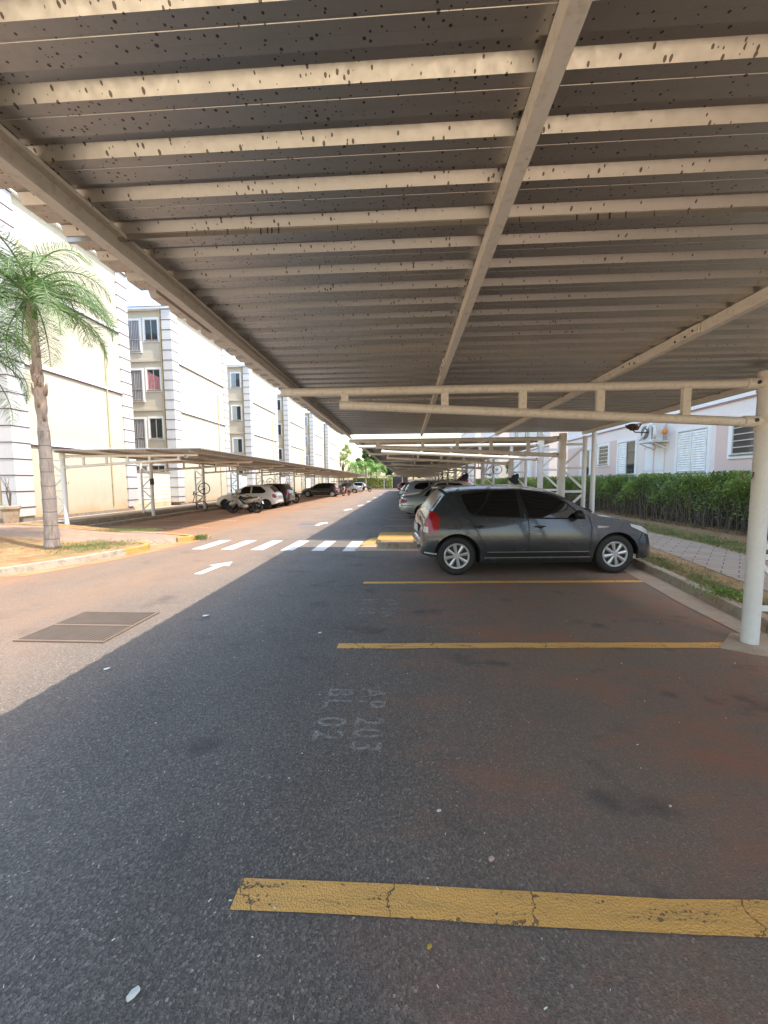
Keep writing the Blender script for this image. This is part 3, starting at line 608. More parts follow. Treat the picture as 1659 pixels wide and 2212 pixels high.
for i, (a, c_) in enumerate(((27.5, 38), (42, 52), (56, 70))):
    r = rblock(H=15.6, label=('second pale block behind the right carport', 'third pale block behind the right carport', 'farthest pale block behind the right carport')[i], y0=a, y1=c_)
    for y in (1.2, 4.2, 7.2):
        window(r, F, a+y, a+y+1.3, 1.82, 3.2, 'shut'); window(r, F, a+y, a+y+1.3, 4.9, 6.1, 'slide')
        b = MB(); fbox(b, F, a+y+1.6, a+y+2.5, 0, .012, .92, 3.45); b.build('pink_panel', M['pink'], r)
# air conditioner on the wall
t = thing('air_conditioner', 'white outdoor air conditioner unit on a wall bracket with looped hoses', 'air conditioner', (9.6, 15.35, 3.02))
MB().box(-.18, .2, 0, .82, .05, .72).build('casing', M['steelw'], t, bevel=.02)
MB().tube([(-.19, .50, .40), (-.185, .50, .40)], .26, 24).build('fan_grille', simple('grey_grille', (.13, .13, .135), .5), t)
MB().box(-.184, -.18, .02, .10, .1, .68).build('vent_panel', simple('vent_grey', (.2, .19, .2), .6), t)
b = MB(); b.tube([(-.195, .5, .47), (-.196, .5, .47)], .07, 12); b.build('badge', simple('badge_grey', (.25, .27, .3), .5), t)
b = MB(); b.box(-.25, .38, -.05, .95, 0, .04); b.bar((-.2, .05, .0), (.38, .05, -.25), .03, .03); b.bar((-.2, .8, .0), (.38, .8, -.25), .03, .03); b.build('bracket', M['steelw'], t)
b = MB()
for k in (0, .07): b.tube([(-.26, .62+k, .12), (-.30, .40+k, .25), (-.30, .18+k, .52), (-.28, .02+k, .68), (-.22, -.14+k, .55), (-.2, -.18+k, .3), (-.15, -.1+k, .12)], .024, 8)
b.build('hose', M['trim'], t, smooth=True)
MB().ell((.1, -.22, .35), (.09, .09, .12), 10, 8).build('outlet_cap', M['orange'], t, smooth=True)
# ------------------------------------------------------------------ far end of the lane
t = thing('carport', 'far white carport running across the end of the lane', 'carport', (0, 0, 0), 0, 'carports over the parking bays')
MB().box(-17, 5, 73, 77.5, 2.5, 2.6).build('roof_sheet', M['sheet'], t)
p = MB().tube([(-11, 74, 0), (-11, 74, 2.5)], .09, 10).build('post', M['steelw'], t)
for x in (-7.5, -4, -.5, 3): k = p.copy(); COL.objects.link(k); k.parent = t; k.location.x = x+11
b = MB(); b.box(-30, 20, 84, 84.3, 0, 1.9); tag(b.build('boundary_wall', M['plinth']), 'grey boundary wall closing the end of the lane', 'wall')
b = MB(); b.box(-3.4, .6, 83.6, 83.9, 0, 2.6); 
for i in range(12): b.box(-3.4+i*.34, -3.36+i*.34, 83.5, 83.6, 0, 2.6)
tag(b.build('dark_fence', simple('dark_slats', (.05, .05, .05), .8)), 'dark slatted fence at the end of the lane', 'fence')
t = thing('awning', 'small green awning over the far right parked cars', 'awning', (3.9, 60, 2.3), 0); MB().box(-.9, .9, -.1, .1, 0, 1.0).build('cloth', M['greenT'], t); MB().tube([(-.9, 0, -2.3), (-.9, 0, .1)], .04, 8).tube([(.9, 0, -2.3), (.9, 0, .1)], .04, 8).build('pole', M['steelw'], t)
t = thing('street_lamp', 'curved pale street lamp in front of the far palms', 'street lamp', (-12.6, 76, 0))
MB().tube([(0, 0, 0), (0, 0, 4.6), (.25, 0, 5.3), (.9, 0, 5.9), (2.0, 0, 6.1)], [.09, .07, .06, .05, .05], 10).build('pole', M['hoodw'], t, smooth=True); MB().ell((2.5, 0, 6.05), (.6, .18, .12), 12, 6).build('lamp_head', M['hoodw'], t, smooth=True)
# ------------------------------------------------------------------ vegetation
NR = np.random.default_rng(11)
def leafquads(P, size, mat, name, parent, aspect=.5, flat=0., tip=True):
    n = len(P); P = np.asarray(P, float)
    a = NR.normal(size=(n, 3)); a[:, 2] *= (1-flat); a /= np.linalg.norm(a, axis=1)[:, None]
    b = NR.normal(size=(n, 3)); b -= a*(a*b).sum(1)[:, None]; b /= np.linalg.norm(b, axis=1)[:, None]
    s = size*NR.uniform(.6, 1.4, (n, 1)); a *= s; b *= s*aspect
    V = np.empty((n, 4, 3)); V[:, 0] = P-a; V[:, 1] = P-b*.9-a*.1; V[:, 2] = P+a; V[:, 3] = P+b*.9-a*.1
    me = bpy.data.meshes.new(name); me.vertices.add(n*4); me.vertices.foreach_set('co', V.ravel()); me.loops.add(n*4); me.loops.foreach_set('vertex_index', np.arange(n*4, dtype=np.int32))
    me.polygons.add(n); me.polygons.foreach_set('loop_start', np.arange(0, n*4, 4, dtype=np.int32)); me.update(calc_edges=True)
    return mesh_obj(name, me, parent, mat)
def clump_points(cs, per, rads):
    out = []
    for c, r in zip(cs, rads):
        v = NR.normal(size=(per, 3)); v /= np.linalg.norm(v, axis=1)[:, None]; v *= (NR.uniform(0, 1, (per, 1))**.45)*r; v[:, 2] *= .75; out.append(v+np.asarray(c))
    return np.vstack(out)
def frond(L, a, elev, droop, leaf, rib, parent_mb_leaf, parent_mb_rib, nl=46, ll=.42, base=(0, 0, 0), lw=.013):
    """arching pinnate frond; leaflets are two-segment drooping blades"""
    pts = []; p = Vector(base); e = elev; n = 14
    d2 = Vector((math.cos(a), math.sin(a), 0))
    for i in range(n+1):
        pts.append(p.copy()); st = L/n; p = p+(d2*math.cos(e)+Vector((0, 0, 1))*math.sin(e))*st; e -= droop/n*(1+1.2*i/n)
    parent_mb_rib.tube(pts, [.022*(1-.85*i/n)+.002 for i in range(n+1)], 5, cap=False)
    side = Vector((-d2.y, d2.x, 0))
    for k in range(nl):
        t = .14+.86*k/nl; f = t*n; i = min(n-1, int(f)); q = pts[i].lerp(pts[i+1], f-i); dr = (pts[i+1]-pts[i]).normalized()
        l = ll*(math.sin(math.pi*min(1, t*.95+.05))**.5)*rnd.uniform(.8, 1.15)*(1 if t < .9 else .75)
        for sgn in (-1, 1):
            out = (side*sgn*rnd.uniform(.75, 1)+dr*rnd.uniform(.5, .8)+Vector((0, 0, rnd.uniform(-.35, .35)))).normalized()
            m = q+out*l*.5; e2 = m+(out+Vector((0, 0, -rnd.uniform(.5, 1.3)))).normalized()*l*.55
            wv = dr*lw
            parent_mb_leaf._add([q-wv*.6, q+wv*.6, m+wv, m-wv, e2], [(0, 1, 2, 3), (3, 2, 4)])
def palm(name, label, base, top, r0, r1, nf, L, ll, nl, lw, group=None, kinds=None):
    t = thing(name, label, 'palm tree', base, 0, group); B = Vector(base); tp = Vector(top)-B
    prof = MB(); pts = []; rs = []; n = 60
    for i in range(n+1):
        s = i/n; p = Vector((tp.x*s+.025*math.sin(s*5), tp.y*s, tp.z*s)); pts.append(p)
        r = r0*(1.12-.3*s if s < .5 else .97) + (r1-r0)*max(0, (s-.35)/.65)*1.0
        if s < .06: r += .03*(1-s/.06)
        if s < .5: r += .006*(1 if i % 4 == 0 else 0)
        else: r += rnd.uniform(-.012, .016)
        rs.append(max(.03, r))
    prof.tube(pts, rs, 16)
    tr = prof.build('trunk', M['trunk'], t, smooth=True)
    bt = MB()
    for i in range(26):        # old leaf bases peeling off the upper trunk
        s = rnd.uniform(.5, .93); a = rnd.uniform(0, 6.28); p = pts[int(s*n)]; r = rs[int(s*n)]; d = Vector((math.cos(a), math.sin(a), 0))
        bt.tube([p+d*r*.85, p+d*(r+.015)+Vector((0, 0, .12)), p+d*(r+rnd.uniform(.02, .06))+Vector((0, 0, rnd.uniform(.18, .3)))], [.035, .025, .006], 5)
    bt.build('leaf_base', M['trunk'], t, smooth=True)
    sh = MB(); sh.tube([tp+Vector((0, 0, -.5)), tp+Vector((0, 0, -.1)), tp+Vector((.0, 0, .35))], [r1*1.1, r1*.9, .03], 10); sh.build('crown_shaft', M['leafP'], t, smooth=True)
    lf = MB(); rb = MB()
    for i in range(nf):
        a = i*2.39996+rnd.uniform(-.2, .2); q = i/nf; el = R_(86-100*q+rnd.uniform(-8, 8)); dr = R_(62+45*(1-q)+rnd.uniform(-10, 15))
        frond(L*rnd.uniform(.85, 1.1), a, el, dr, None, None, lf, rb, nl, ll, tp+Vector((0, 0, -.1)), lw)
    lf.build('crown', M['leafP'] if not kinds else M[kinds], t); rb.build('frond_rib', M['leafP'] if not kinds else M[kinds], t)
    return t
palm('palm_tree', 'tall slender palm with ringed grey trunk on the left verge', (-8.07, 8.29, .1), (-8.22, 8.42, 5.72), .118, .07, 32, 2.05, .58, 84, .0058)
palm('palm_tree', 'second palm whose drooping fronds enter from the left edge', (-10.2, 8.2, .2), (-10.2, 8.3, 4.75), .12, .08, 20, 2.3, .62, 76, .0058)
# grass tufts
def tufts(name, P, h, mat, per=14, spread=.08):
    b = MB()
    for (x, y, z) in P:
        for k in range(per):
            a = rnd.uniform(0, 6.28); px_ = x+rnd.gauss(0, spread); py_ = y+rnd.gauss(0, spread); hh = h*rnd.uniform(.4, 1.2); l = rnd.uniform(.1, .9)*hh; w_ = .004
            dx, dy = math.cos(a), math.sin(a)
            b._add([(px_-dy*w_, py_+dx*w_, z), (px_+dy*w_, py_-dx*w_, z), (px_+dx*l*.4, py_+dy*l*.4, z+hh*.7), (px_+dx*l, py_+dy*l, z+hh)], [(0, 1, 2), (0, 2, 3)])
    return tag(b.build(name, mat), kind='stuff')
tufts('grass', [(-7.4+rnd.gauss(0, .5), 8.6+rnd.gauss(0, .35), .115) for _ in range(160)]+[(rnd.uniform(-10.8, -7.6), rnd.uniform(11.05, 11.55), .14) for _ in range(220)], .05, M['grass'])
tufts('grass', [(-5.75+rnd.gauss(0, .12), 10.4+rnd.gauss(0, .1), 0) for _ in range(22)], .12, M['grass'], 16)
P = []
for _ in range(520):
    y = rnd.uniform(3.5, 13); P.append((kx(y)+.18+abs(rnd.gauss(0, .2)), y, .115))
for _ in range(900):
    y = rnd.uniform(7.4, 16); P.append((px0(y)+1.4+rnd.uniform(0, 1.3)*rnd.uniform(.3, 1), y, .115))
tufts('grass', P, .055, M['grass'], 12, .06)
P = [(4.05+rnd.gauss(0, .12), 4.95+rnd.gauss(0, .2), .12) for _ in range(60)]
o = leafquads(np.array([(x, y, z+rnd.uniform(.01, .07)) for x, y, z in P for _ in range(12)])+NR.normal(size=(720, 3))*[.04, .04, .005], .016, M['leafH'], 'weeds', None, .6); tag(o, kind='stuff')
# hedge
t = thing('hedge', 'clipped leafy hedge on thin bare stems along the pale right building', 'hedge', (0, 0, 0))
def hy(y): return 8.72-.012*(y-9)
N = 210000; y = NR.uniform(0, 1, N)**1.5*40+7.2; u = NR.uniform(0, 1, N); z = .40+1.42*NR.beta(2.3, 1.15, N)
lump = .10*np.sin(y*2.3)+.08*np.sin(y*5.1+1)+.05*np.sin(y*11)
x = 8.72-.012*(y-9)+.95*u**1.3-.12*np.sin(z*5+y*3)+lump*.6
keep = (z < 1.70+lump*1.1+NR.normal(0, .07, N)*(NR.uniform(0, 1, N) < .6)+.05*np.sin(y*31)*np.sin(y*47)) & (NR.uniform(0, 1, N) < .10+.95*(z-.42)/1.1)
dens = np.sin(y*4.1+z*6)+np.sin(y*9.7-z*4+2)+np.sin(y*17+x*9); keep &= (dens > -.95)
leafquads(np.stack([x, y, z], 1)[keep], .036, M['leafH'], 'foliage', t, .5, .3)
b = MB()
for i in range(900):
    yy = rnd.uniform(0, 1)**1.4*26+7.4; xx = hy(yy)+rnd.uniform(.02, .85); pts = [(xx, yy, .1)]
    for k in range(3): pts.append((pts[-1][0]+rnd.gauss(0, .05), pts[-1][1]+rnd.gauss(0, .06), .1+.38*(k+1)))
    b.tube(pts, [r*rnd.uniform(.55, 1.1) for r in (.014, .012, .009, .005)], 5, cap=False)
tag(b.build('stem', M['stem'], t), kind='stuff')
b = MB(); b.box(8.95, 9.9, 0, 60, .05, .16); struct(b.build('hedge_bed', M['soil']))
leafquads(np.stack([9.75+.15*NR.normal(size=26000), NR.uniform(7, 36, 26000), .15+1.1*NR.uniform(0, 1, 26000)], 1), .045, M['leafD'], 'foliage', t, .5, .3)
def tree(label, c, r, H, mat, ncl=40, per=420, size=.16, name='tree', shape=1.0, trunk=.22):
    t = thing(name, label, 'tree', (c[0], c[1], 0)); cs = []; rads = []
    for i in range(ncl):
        v = Vector((rnd.gauss(0, 1), rnd.gauss(0, 1), rnd.gauss(0, 1))).normalized()*rnd.uniform(.35, 1)
        cs.append((v.x*r, v.y*r, H-r*shape+v.z*r*shape)); rads.append(r*rnd.uniform(.16, .34))
    leafquads(clump_points(cs, per, rads), size, mat, 'crown', t, .6)
    b = MB(); b.tube([(0, 0, 0), (.1, 0, H*.3), (0, .1, H*.55)], [trunk, trunk*.8, trunk*.5], 8)
    for c_ in cs[::3]: b.tube([(0, 0, H*.35), (c_[0]*.4, c_[1]*.4, H*.55), c_], [trunk*.4, trunk*.25, .03], 5)
    b.build('trunk', M['bark'], t, smooth=True); return t
tree('large bright green tree at the end of the lane', (-8.2, 92), 3.6, 11.2, M['leafT'])
tree('dark broad tree right of the bright green tree', (-3.6, 96), 4.4, 10.6, M['leafD'])
tree('thin pale tree beside the last cream block', (-15.3, 95), 2.8, 10.6, M['leafY'], 26, 150, .14)
tree('low dark tree behind the end of the right carport', (2.0, 98), 4.0, 8.5, M['leafD'])
tree('tall tree seen over the far end of the carport', (8, 104), 5, 13, M['leafD'])
tree('yellow green bush beside the end wall', (-1.6, 88), 2.2, 4.4, M['leafY'], 24, 260, .12)
tree('small leafy tree between the pale right blocks', (11.5, 40.0), 1.8, 4.8, M['leafT'], 24, 300, .08, trunk=.08)
for i, (x, y, s) in enumerate(((-10.4, 82, 1.0), (-8.4, 83, 1.05), (-6.2, 84, .95))):
    palm('palm_tree', ('light green palm behind the street lamp', 'middle one of the light green far palms', 'rightmost of the light green far palms')[i], (x, y, 0), (x, y, 4.6*s), .2, .14, 16, 3.2, 1.1, 26, .05, 'far light green palms', 'leafF')
t = thing('hedge', 'yellowish clipped hedge at the far end of the lane', 'hedge', (0, 0, 0))
pp = NR.uniform(0, 1, (14000, 3))*[8.5, 1.2, 2.2]+[-11.2, 82.4, .1]; leafquads(pp, .11, M['leafY'], 'foliage', t, .6)
t = thing('shrub', 'small upright shrub by the kerb in front of the black hatchback', 'shrub', (-11.4, 36.5, .1)); leafquads(NR.normal(size=(500, 3))*[.22, .22, .35]+[0, 0, .75], .12, M['leafD'], 'foliage', t, .2); MB().tube([(0, 0, 0), (0, 0, .8)], .03, 6).build('stem', M['stem'], t)
# ------------------------------------------------------------------ cars
def pchip(P):
    xs = [p[0] for p in P]; ys = [p[1] for p in P]; n = len(xs)
    h = [xs[i+1]-xs[i] for i in range(n-1)]; d = [(ys[i+1]-ys[i])/h[i] for i in range(n-1)]; m = [0]*n
    for i in range(1, n-1): m[i] = 0 if d[i-1]*d[i] <= 0 else 2*d[i-1]*d[i]/(d[i-1]+d[i])
    m[0] = d[0]; m[-1] = d[-1]
    def f(x):
        if x <= xs[0]: return ys[0]
        if x >= xs[-1]: return ys[-1]
        i = max(k for k in range(n-1) if xs[k] <= x); t = (x-xs[i])/h[i]
        return (2*t**3-3*t*t+1)*ys[i]+(t**3-2*t*t+t)*h[i]*m[i]+(-2*t**3+3*t*t)*ys[i+1]+(t**3-t*t)*h[i]*m[i+1]
    return f
def plerp(P, t):
    """point at fraction t of polyline P (by length)"""
    L = [math.dist(P[i], P[i+1]) for i in range(len(P)-1)]; s = t*sum(L)
    for i, l in enumerate(L):
        if s <= l or i == len(L)-1: k = min(1, s/l) if l else 0; return tuple(P[i][j]+(P[i+1][j]-P[i][j])*k for j in range(len(P[i])))
        s -= l
class Car:
    """body frame: x from rear bumper (0) to nose (L), y across, z up"""
    def __init__(c, name, label, S, paint, loc, rz, group=None, detail=1, glass='glassK', scale=1):
        c.S = S; c.zt = pchip(S['zt']); c.zs = pchip(S['zs']); c.W = pchip(S['W']); c.wr = S.get('wr', .74); c.L = S['L']
        c.root = thing(name, label, 'car', loc, rz, group); c.root.scale = (scale,)*3
        c.rw, c.fw, c.ar = S['rw'], S['fw'], S['ar']; c.wrad = S['wrad']; c.paint = paint; c.glass = M[glass]
        c.body(detail)
    def zb(c, x):
        z = c.S['sill'](x)
        for xw in (c.rw, c.fw):
            if abs(x-xw) < c.ar: z = max(z, c.wrad-.01+math.sqrt(c.ar**2-(x-xw)**2))
        return z
    def we(c, x):   # half width at roof edge
        k = min(1, max(0, (c.zt(x)-c.zs(x))/.5)); return c.W(x)*(.93-(.93-c.wr)*k)
    def zE(c, x): h = c.zt(x)-c.zs(x); return c.zt(x)-min(.075, .45*h)
    def y(c, x, z):
        zs, W = c.zs(x), c.W(x)
        if z <= zs:
            t = max(0, min(1, (z-.2)/(zs-.2))); return W*(.93+.07*math.sin(math.pi*min(1, t*.95)**.8) if t < .62 else .93+.07*math.sin(math.pi*(min(1, t*.95)**.8)))*(1 if t < .75 else 1-.02*(t-.75)/.25)
        zE = c.zE(x); t = min(1, (z-zs)/max(.001, zE-zs)); y0 = c.y(x, zs); return y0+(c.we(x)-y0)*(t**1.15)
    def top(c, x, f):
        we = c.we(x); zE, zt = c.zE(x), c.zt(x); return (x, f*we, zE+(zt-zE)*(1-abs(f)**2.6))
    def body(c, detail):
        xs = set([0, .012, .03, .06, .1, .15, .2, c.L, c.L-.012, c.L-.03, c.L-.06, c.L-.1, c.L-.15, c.L-.2])
        k = .25
        while k < c.L-.22: xs.add(round(k, 3)); k += .07
        for xw in (c.rw, c.fw):
            for i in range(0, 25):
                xs.add(xw-c.ar*math.cos(math.pi*i/24))
            xs.add(xw-c.ar-.002); xs.add(xw+c.ar+.002)
        xs = sorted(xs); rows = []
        for x in xs:
            zb, zs, zE = c.zb(x), c.zs(x), c.zE(x); zb = min(zb, zs-.03); r = [(x, c.y(x, zb)-.03, zb+.001)]
            for i in range(10): z = zb+(zs-zb)*i/9; r.append((x, c.y(x, z), z))
            for i in range(1, 6): z = zs+(zE-zs)*i/5; r.append((x, c.y(x, z), z))
            for f in (.96, .88, .72, .5, .25, 0): r.append(c.top(x, f))
            full = r+[(a, -b_, z) for a, b_, z in r[::-1][1:]]; rows.append(full)
        b = MB(); b.grid(rows)
        for row in (rows[0], rows[-1]):
            n = len(row); h = n//2
            b._add(row, [(i, i+1, n-2-i, n-1-i) for i in range(h)])
        o = b.build('body', c.paint, c.root, smooth=True, angle=38)
        c.bodyo = o
        # floor and wheel wells
        b = MB(); b.box(.3, c.L-.4, -.62*c.W(2)/.85, .62*c.W(2)/.85, .19, .5); b.box(c.rw+c.ar, c.fw-c.ar, -c.W(2)*.9, c.W(2)*.9, .19, .3); b.box(.3, c.L-.4, -.66, .66, .45, .8); b.build('underbody', M['seam'], c.root)
        b = MB()
        for xw in (c.rw, c.fw):
            for s in (-1, 1):
                rr_ = []
                for i in range(13):
                    a = math.pi*i/12; X_ = xw-(c.ar-.004)*math.cos(a); Z_ = c.wrad-.01+(c.ar-.004)*math.sin(a)
                    rr_.append([(X_, s*(c.y(X_, Z_)-.012), Z_), (X_, s*.55, Z_)])
                b.grid(rr_)
        b.build('wheel_arch', M['seam'], c.root)
        for xw in (c.rw, c.fw):
            for s in (-1, 1): c.wheel(xw, s, detail)
    def wheel(c, xw, s, detail):
        R = c.wrad; yo = s*(c.W(xw)-.055); w_ = empty('wheel', (xw, yo, R), parent=c.root)
        if s > 0: w_.rotation_euler = (0, 0, math.pi)
        rr_ = R*.64
        MB().lathe([(rr_, .0), (rr_+.02, -.012), (R-.035, -.012), (R-.012, .004), (R, .03), (R, .13), (R-.015, .16), (R-.05, .175), (rr_, .17)], n=40).build('tyre', M['tyre'], w_, smooth=True, angle=50)
        b = MB(); b.lathe([(0, .03), (rr_, .03), (rr_+.005, .002)], n=40, mi=1); b.lathe([(rr_-.028, .012), (rr_-.02, -.006), (rr_, -.008), (rr_+.012, .0)], n=40)
        b.lathe([(0, -.006), (.045, -.006), (.06, .004), (.06, .03)], n=20)
        ns = c.S.get('spokes', 8)
        for i in range(ns):
            a = 2*math.pi*i/ns+.2; ca, sa = math.cos(a), math.sin(a)
            def q(r, t, y): return (r*ca-t*sa, y, r*sa+t*ca)
            w0, w1 = (.018, .030) if ns > 6 else (.025, .04)
            b._add([q(.04, -w0, .0), q(.04, w0, .0), q(rr_-.02, w1, -.003), q(rr_-.02, -w1, -.003), q(.04, -w0, .028), q(.04, w0, .028), q(rr_-.02, w1, .028), q(rr_-.02, -w1, .028), q(.04, 0, -.010), q(rr_-.02, 0, -.012)],
                   [(0, 8, 9, 3), (8, 1, 2, 9), (0, 3, 7, 4), (1, 5, 6, 2)])
        b.build('hubcap', [M['rim'] if not c.S.get('steelwheel') else M['black'], M['black']], w_, smooth=True, angle=30)
    def patch(c, name, Lo, Up, mat, off=.004, nx=24, nz=8, sides=(-1, 1), parent=None, one=False):
        o = None; b = MB(); mp = c.S.get('map', lambda p: p); Lo = [mp(p) for p in Lo]; Up = [mp(p) for p in Up]
        for s in sides:
            if not one: b = MB()
            rows = []
            for i in range(nx+1):
                l, u = plerp(Lo, i/nx), plerp(Up, i/nx); row = []
                for j in range(nz+1):
                    t = j/nz; x, z = l[0]+(u[0]-l[0])*t, l[1]+(u[1]-l[1])*t; row.append((x, s*(c.y(x, z)+off), z))
                rows.append(row)
            b.grid(rows, flip=(s > 0))
            if not one: o = b.build(name, mat, parent or c.root, smooth=True)
        if one: o = b.build(name, mat, parent or c.root, smooth=True)
        return o
    def seam(c, P, wd=.010, off=.0025, mat=None, n=30, name='panel_gap', sides=(-1, 1), parent=None):
        b = MB(); P = [c.S.get('map', lambda p: p)(p) for p in P]
        for s in sides:
            rows = []
            for i in range(n+1):
                x, z = plerp(P, i/n); x2, z2 = plerp(P, min(1, i/n+.02)); x1, z1 = plerp(P, max(0, i/n-.02)); dx, dz = x2-x1, z2-z1; l = math.hypot(dx, dz) or 1; nx_, nz_ = -dz/l*wd/2, dx/l*wd/2
                rows.append([(x+nx_, s*(c.y(x+nx_, z+nz_)+off), z+nz_), (x-nx_, s*(c.y(x-nx_, z-nz_)+off), z-nz_)])
            b.grid(rows)
        return b.build(name, mat or M['seam'], parent or c.root, smooth=True)
    def topglass(c, name, x0, x1, f=.86, off=.005, mat=None, f1=None):
        mp = c.S.get('map', lambda p: p); x0, x1 = mp((x0, 0))[0], mp((x1, 0))[0]; b = MB(); rows = []; n = 14; f1 = f1 or f
        for i in range(n+1):
            x = x0+(x1-x0)*i/n; dz = (c.zt(x+.01)-c.zt(x-.01))/.02; l = math.hypot(dz, 1); ff = f+(f1-f)*i/n
            rows.append([(x-dz/l*off, 0, 0) and ((lambda p: (p[0]-dz/l*off, p[1], p[2]+off/l))(c.top(x, ff*(k/8-1)))) for k in range(17)])
        b.grid(rows); return b.build(name, mat or c.glass, c.root, smooth=True)
SILL = pchip([(0, .30), (.25, .25), (.5, .22), (2, .24), (3.4, .22), (3.9, .20), (4.02, .26)])
HATCH = dict(L=4.02, rw=.66, fw=3.25, ar=.365, wrad=.305, spokes=8, sill=SILL, wr=.70,
 zt=[(0, .62), (.025, .78), (.06, .90), (.11, 1.02), (.16, 1.09), (.30, 1.24), (.46, 1.40), (.54, 1.455), (.70, 1.478), (1.2, 1.50), (1.7, 1.505), (2.1, 1.47), (2.35, 1.41), (2.62, 1.27), (2.86, 1.115), (3.0, 1.03), (3.25, .985), (3.5, .93), (3.75, .84), (3.88, .76), (3.95, .66), (4.0, .56), (4.02, .47)],
 zs=[(0, .58), (.06, .80), (.16, .96), (.4, .99), (1.2, .985), (2.0, .965), (2.8, .94), (3.2, .90), (3.6, .83), (3.85, .70), (4.02, .42)],
 W=[(0, .66), (.02, .71), (.06, .765), (.13, .81), (.3, .845), (.66, .865), (1.2, .868), (2.6, .868), (3.25, .865), (3.6, .835), (3.8, .77), (3.92, .68), (3.99, .58), (4.02, .50)])
MX = lambda x: x*.80 if x < .5 else x-.10+.0*(x > 3.3)
for k_, v_ in list(HATCH.items()):
    if k_ in ('zt', 'zs'): HATCH[k_] = [(MX(x), z*.958+(.018*math.exp(-((x-1.35)/.75)**2) if k_ == 'zt' else 0)) for x, z in v_]
    if k_ == 'W': HATCH[k_] = [(MX(x), y) for x, y in v_]
HATCH.update(L=3.92, rw=.56, fw=3.15, ar=.378, wrad=.318, map=lambda p: (MX(p[0]), p[1]*.958), sill=pchip([(0, .34), (.25, .29), (.5, .24), (2, .25), (3.3, .24), (3.8, .24), (3.92, .30)]))
def hatch_details(c, hero=True):
    c.patch('rear_side_window', [(.76, 1.33), (.84, 1.10), (.93, 1.02), (1.68, .985)], [(.78, 1.36), (1.10, 1.405), (1.45, 1.42), (1.66, 1.42)], c.glass, .005)
    c.patch('front_side_window', [(1.83, .98), (2.2, .965), (2.66, .955)], [(1.72, 1.415), (2.02, 1.385), (2.30, 1.30), (2.47, 1.19), (2.70, .99)], c.glass, .005)
    c.patch('window_trim', [(.74, 1.35), (.82, 1.10), (.915, .995), (1.75, .96)], [(.755, 1.385), (1.10, 1.425), (1.45, 1.44), (1.72, 1.44)], M['seam'], .002)
    c.patch('window_trim', [(1.79, .955), (2.2, .94), (2.74, .935)], [(1.69, 1.44), (2.03, 1.41), (2.33, 1.32), (2.50, 1.20), (2.76, .96)], M['seam'], .002)
    c.seam([(.69, 1.44), (.74, 1.20), (.82, 1.02), (.98, .76), (1.10, .50), (1.16, .345), (1.80, .325)]); c.seam([(1.69, 1.45), (1.80, 1.0), (1.815, .86), (1.80, .33)]); c.seam([(2.80, 1.0), (2.84, .82), (2.80, .50), (2.78, .33), (1.83, .32)])
    c.seam([(1.14, .402), (2.79, .396)], .010, mat=M['rim'], off=.007, name='door_trim_strip'); c.seam([(1.10, .305), (2.82, .302)], .012, .010, mat=M['rim'], name='sill_strip')
    for P in ([(1.0, .80), (1.9, .80)],): pass
    c.seam([(.30, .62), (.34, .50)], .008); c.seam([(3.62, .55), (3.70, .68), (3.80, .745)], .009)
    c.patch('tail_lamp', [(.035, .72), (.15, .715), (.335, .745)], [(.155, 1.08), (.19, 1.10), (.345, 1.02)], M['lampR'], .010, 14, 10)
    c.patch('reversing_lamp', [(.04, .735), (.12, .73)], [(.055, .83), (.13, .825)], M['lampC'], .014, 6, 4)
    c.patch('headlight', [(3.50, .80), (3.72, .70), (3.885, .625)], [(3.49, .85), (3.70, .80), (3.90, .70)], M['lampC'], .008, 14, 6)
    c.patch('indicator', [(2.93, .785), (3.12, .80)], [(2.93, .83), (3.12, .812)], M['lampC'], .006, 6, 2)
    # fuel flap outline on the visible side
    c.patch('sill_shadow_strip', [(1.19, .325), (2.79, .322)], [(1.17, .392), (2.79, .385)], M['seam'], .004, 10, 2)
    F_ = [(.50+.21*a, .80+.14*b_) for a, b_ in ((.1, 0), (.9, 0), (1, .1), (1, .9), (.9, 1), (.1, 1), (0, .9), (0, .1), (.1, 0))]
    c.seam(F_, .007, n=40, name='fuel_flap', sides=(-1,))
    for x, z in ((.82, .80), (1.80, .79)):
        b = MB()
        for s in (-1, 1):
            b.ell((x+.09, s*(c.y(x, z)+.018), z), (.095, .018, .016), 12, 6); b.ell((x+.10, s*(c.y(x, z)-.002), z-.022), (.05, .012, .026), 12, 6, mi=0)
        b.build('door_handle', M['black'], c.root, smooth=True)
    for s in (-1, 1):
        m = MB(); y_ = c.y(2.45, .94); m.ell((2.50, s*(y_+.10), .978), (.065, .115, .075), 14, 8); m.bar((2.50, s*(y_-.01), .925), (2.50, s*(y_+.06), .945), .05, .03); m.build('wing_mirror', M['black'], c.root, smooth=True)
    c.topglass('windscreen', 2.88, 2.20, .95, mat=M['glassK'], f1=.90); c.topglass('rear_window', .17, .44, .84, mat=simple('dusty_glass', (.19, .15, .125), .22) if 'dusty_glass' not in bpy.data.materials else bpy.data.materials['dusty_glass'])
    b = MB(); b.bar((.38, -.50, 1.405), (.38, .50, 1.405), .07, .03); b.build('spoiler', c.paint, c.root, smooth=True)
    b = MB(); b.bar((2.76, -.1, 1.085), (2.80, -.66, 1.03), .03, .02); b.bar((2.79, .62, 1.055), (2.80, .1, 1.075), .03, .02); b.build('wiper', M['black'], c.root)
    b = MB(); b.box(2.78, 2.88, -.58, .58, .985, 1.008); b.build('cowl', M['black'], c.root)
    b = MB(); b.tube([(.9, .35, 1.45), (.7, .35, 1.57)], .004, 5); b.build('aerial', M['black'], c.root)
    b = MB(); b.box(-.015, .0, -.24, .24, .65, .77); b.build('number_plate', M['plate'], c.root)
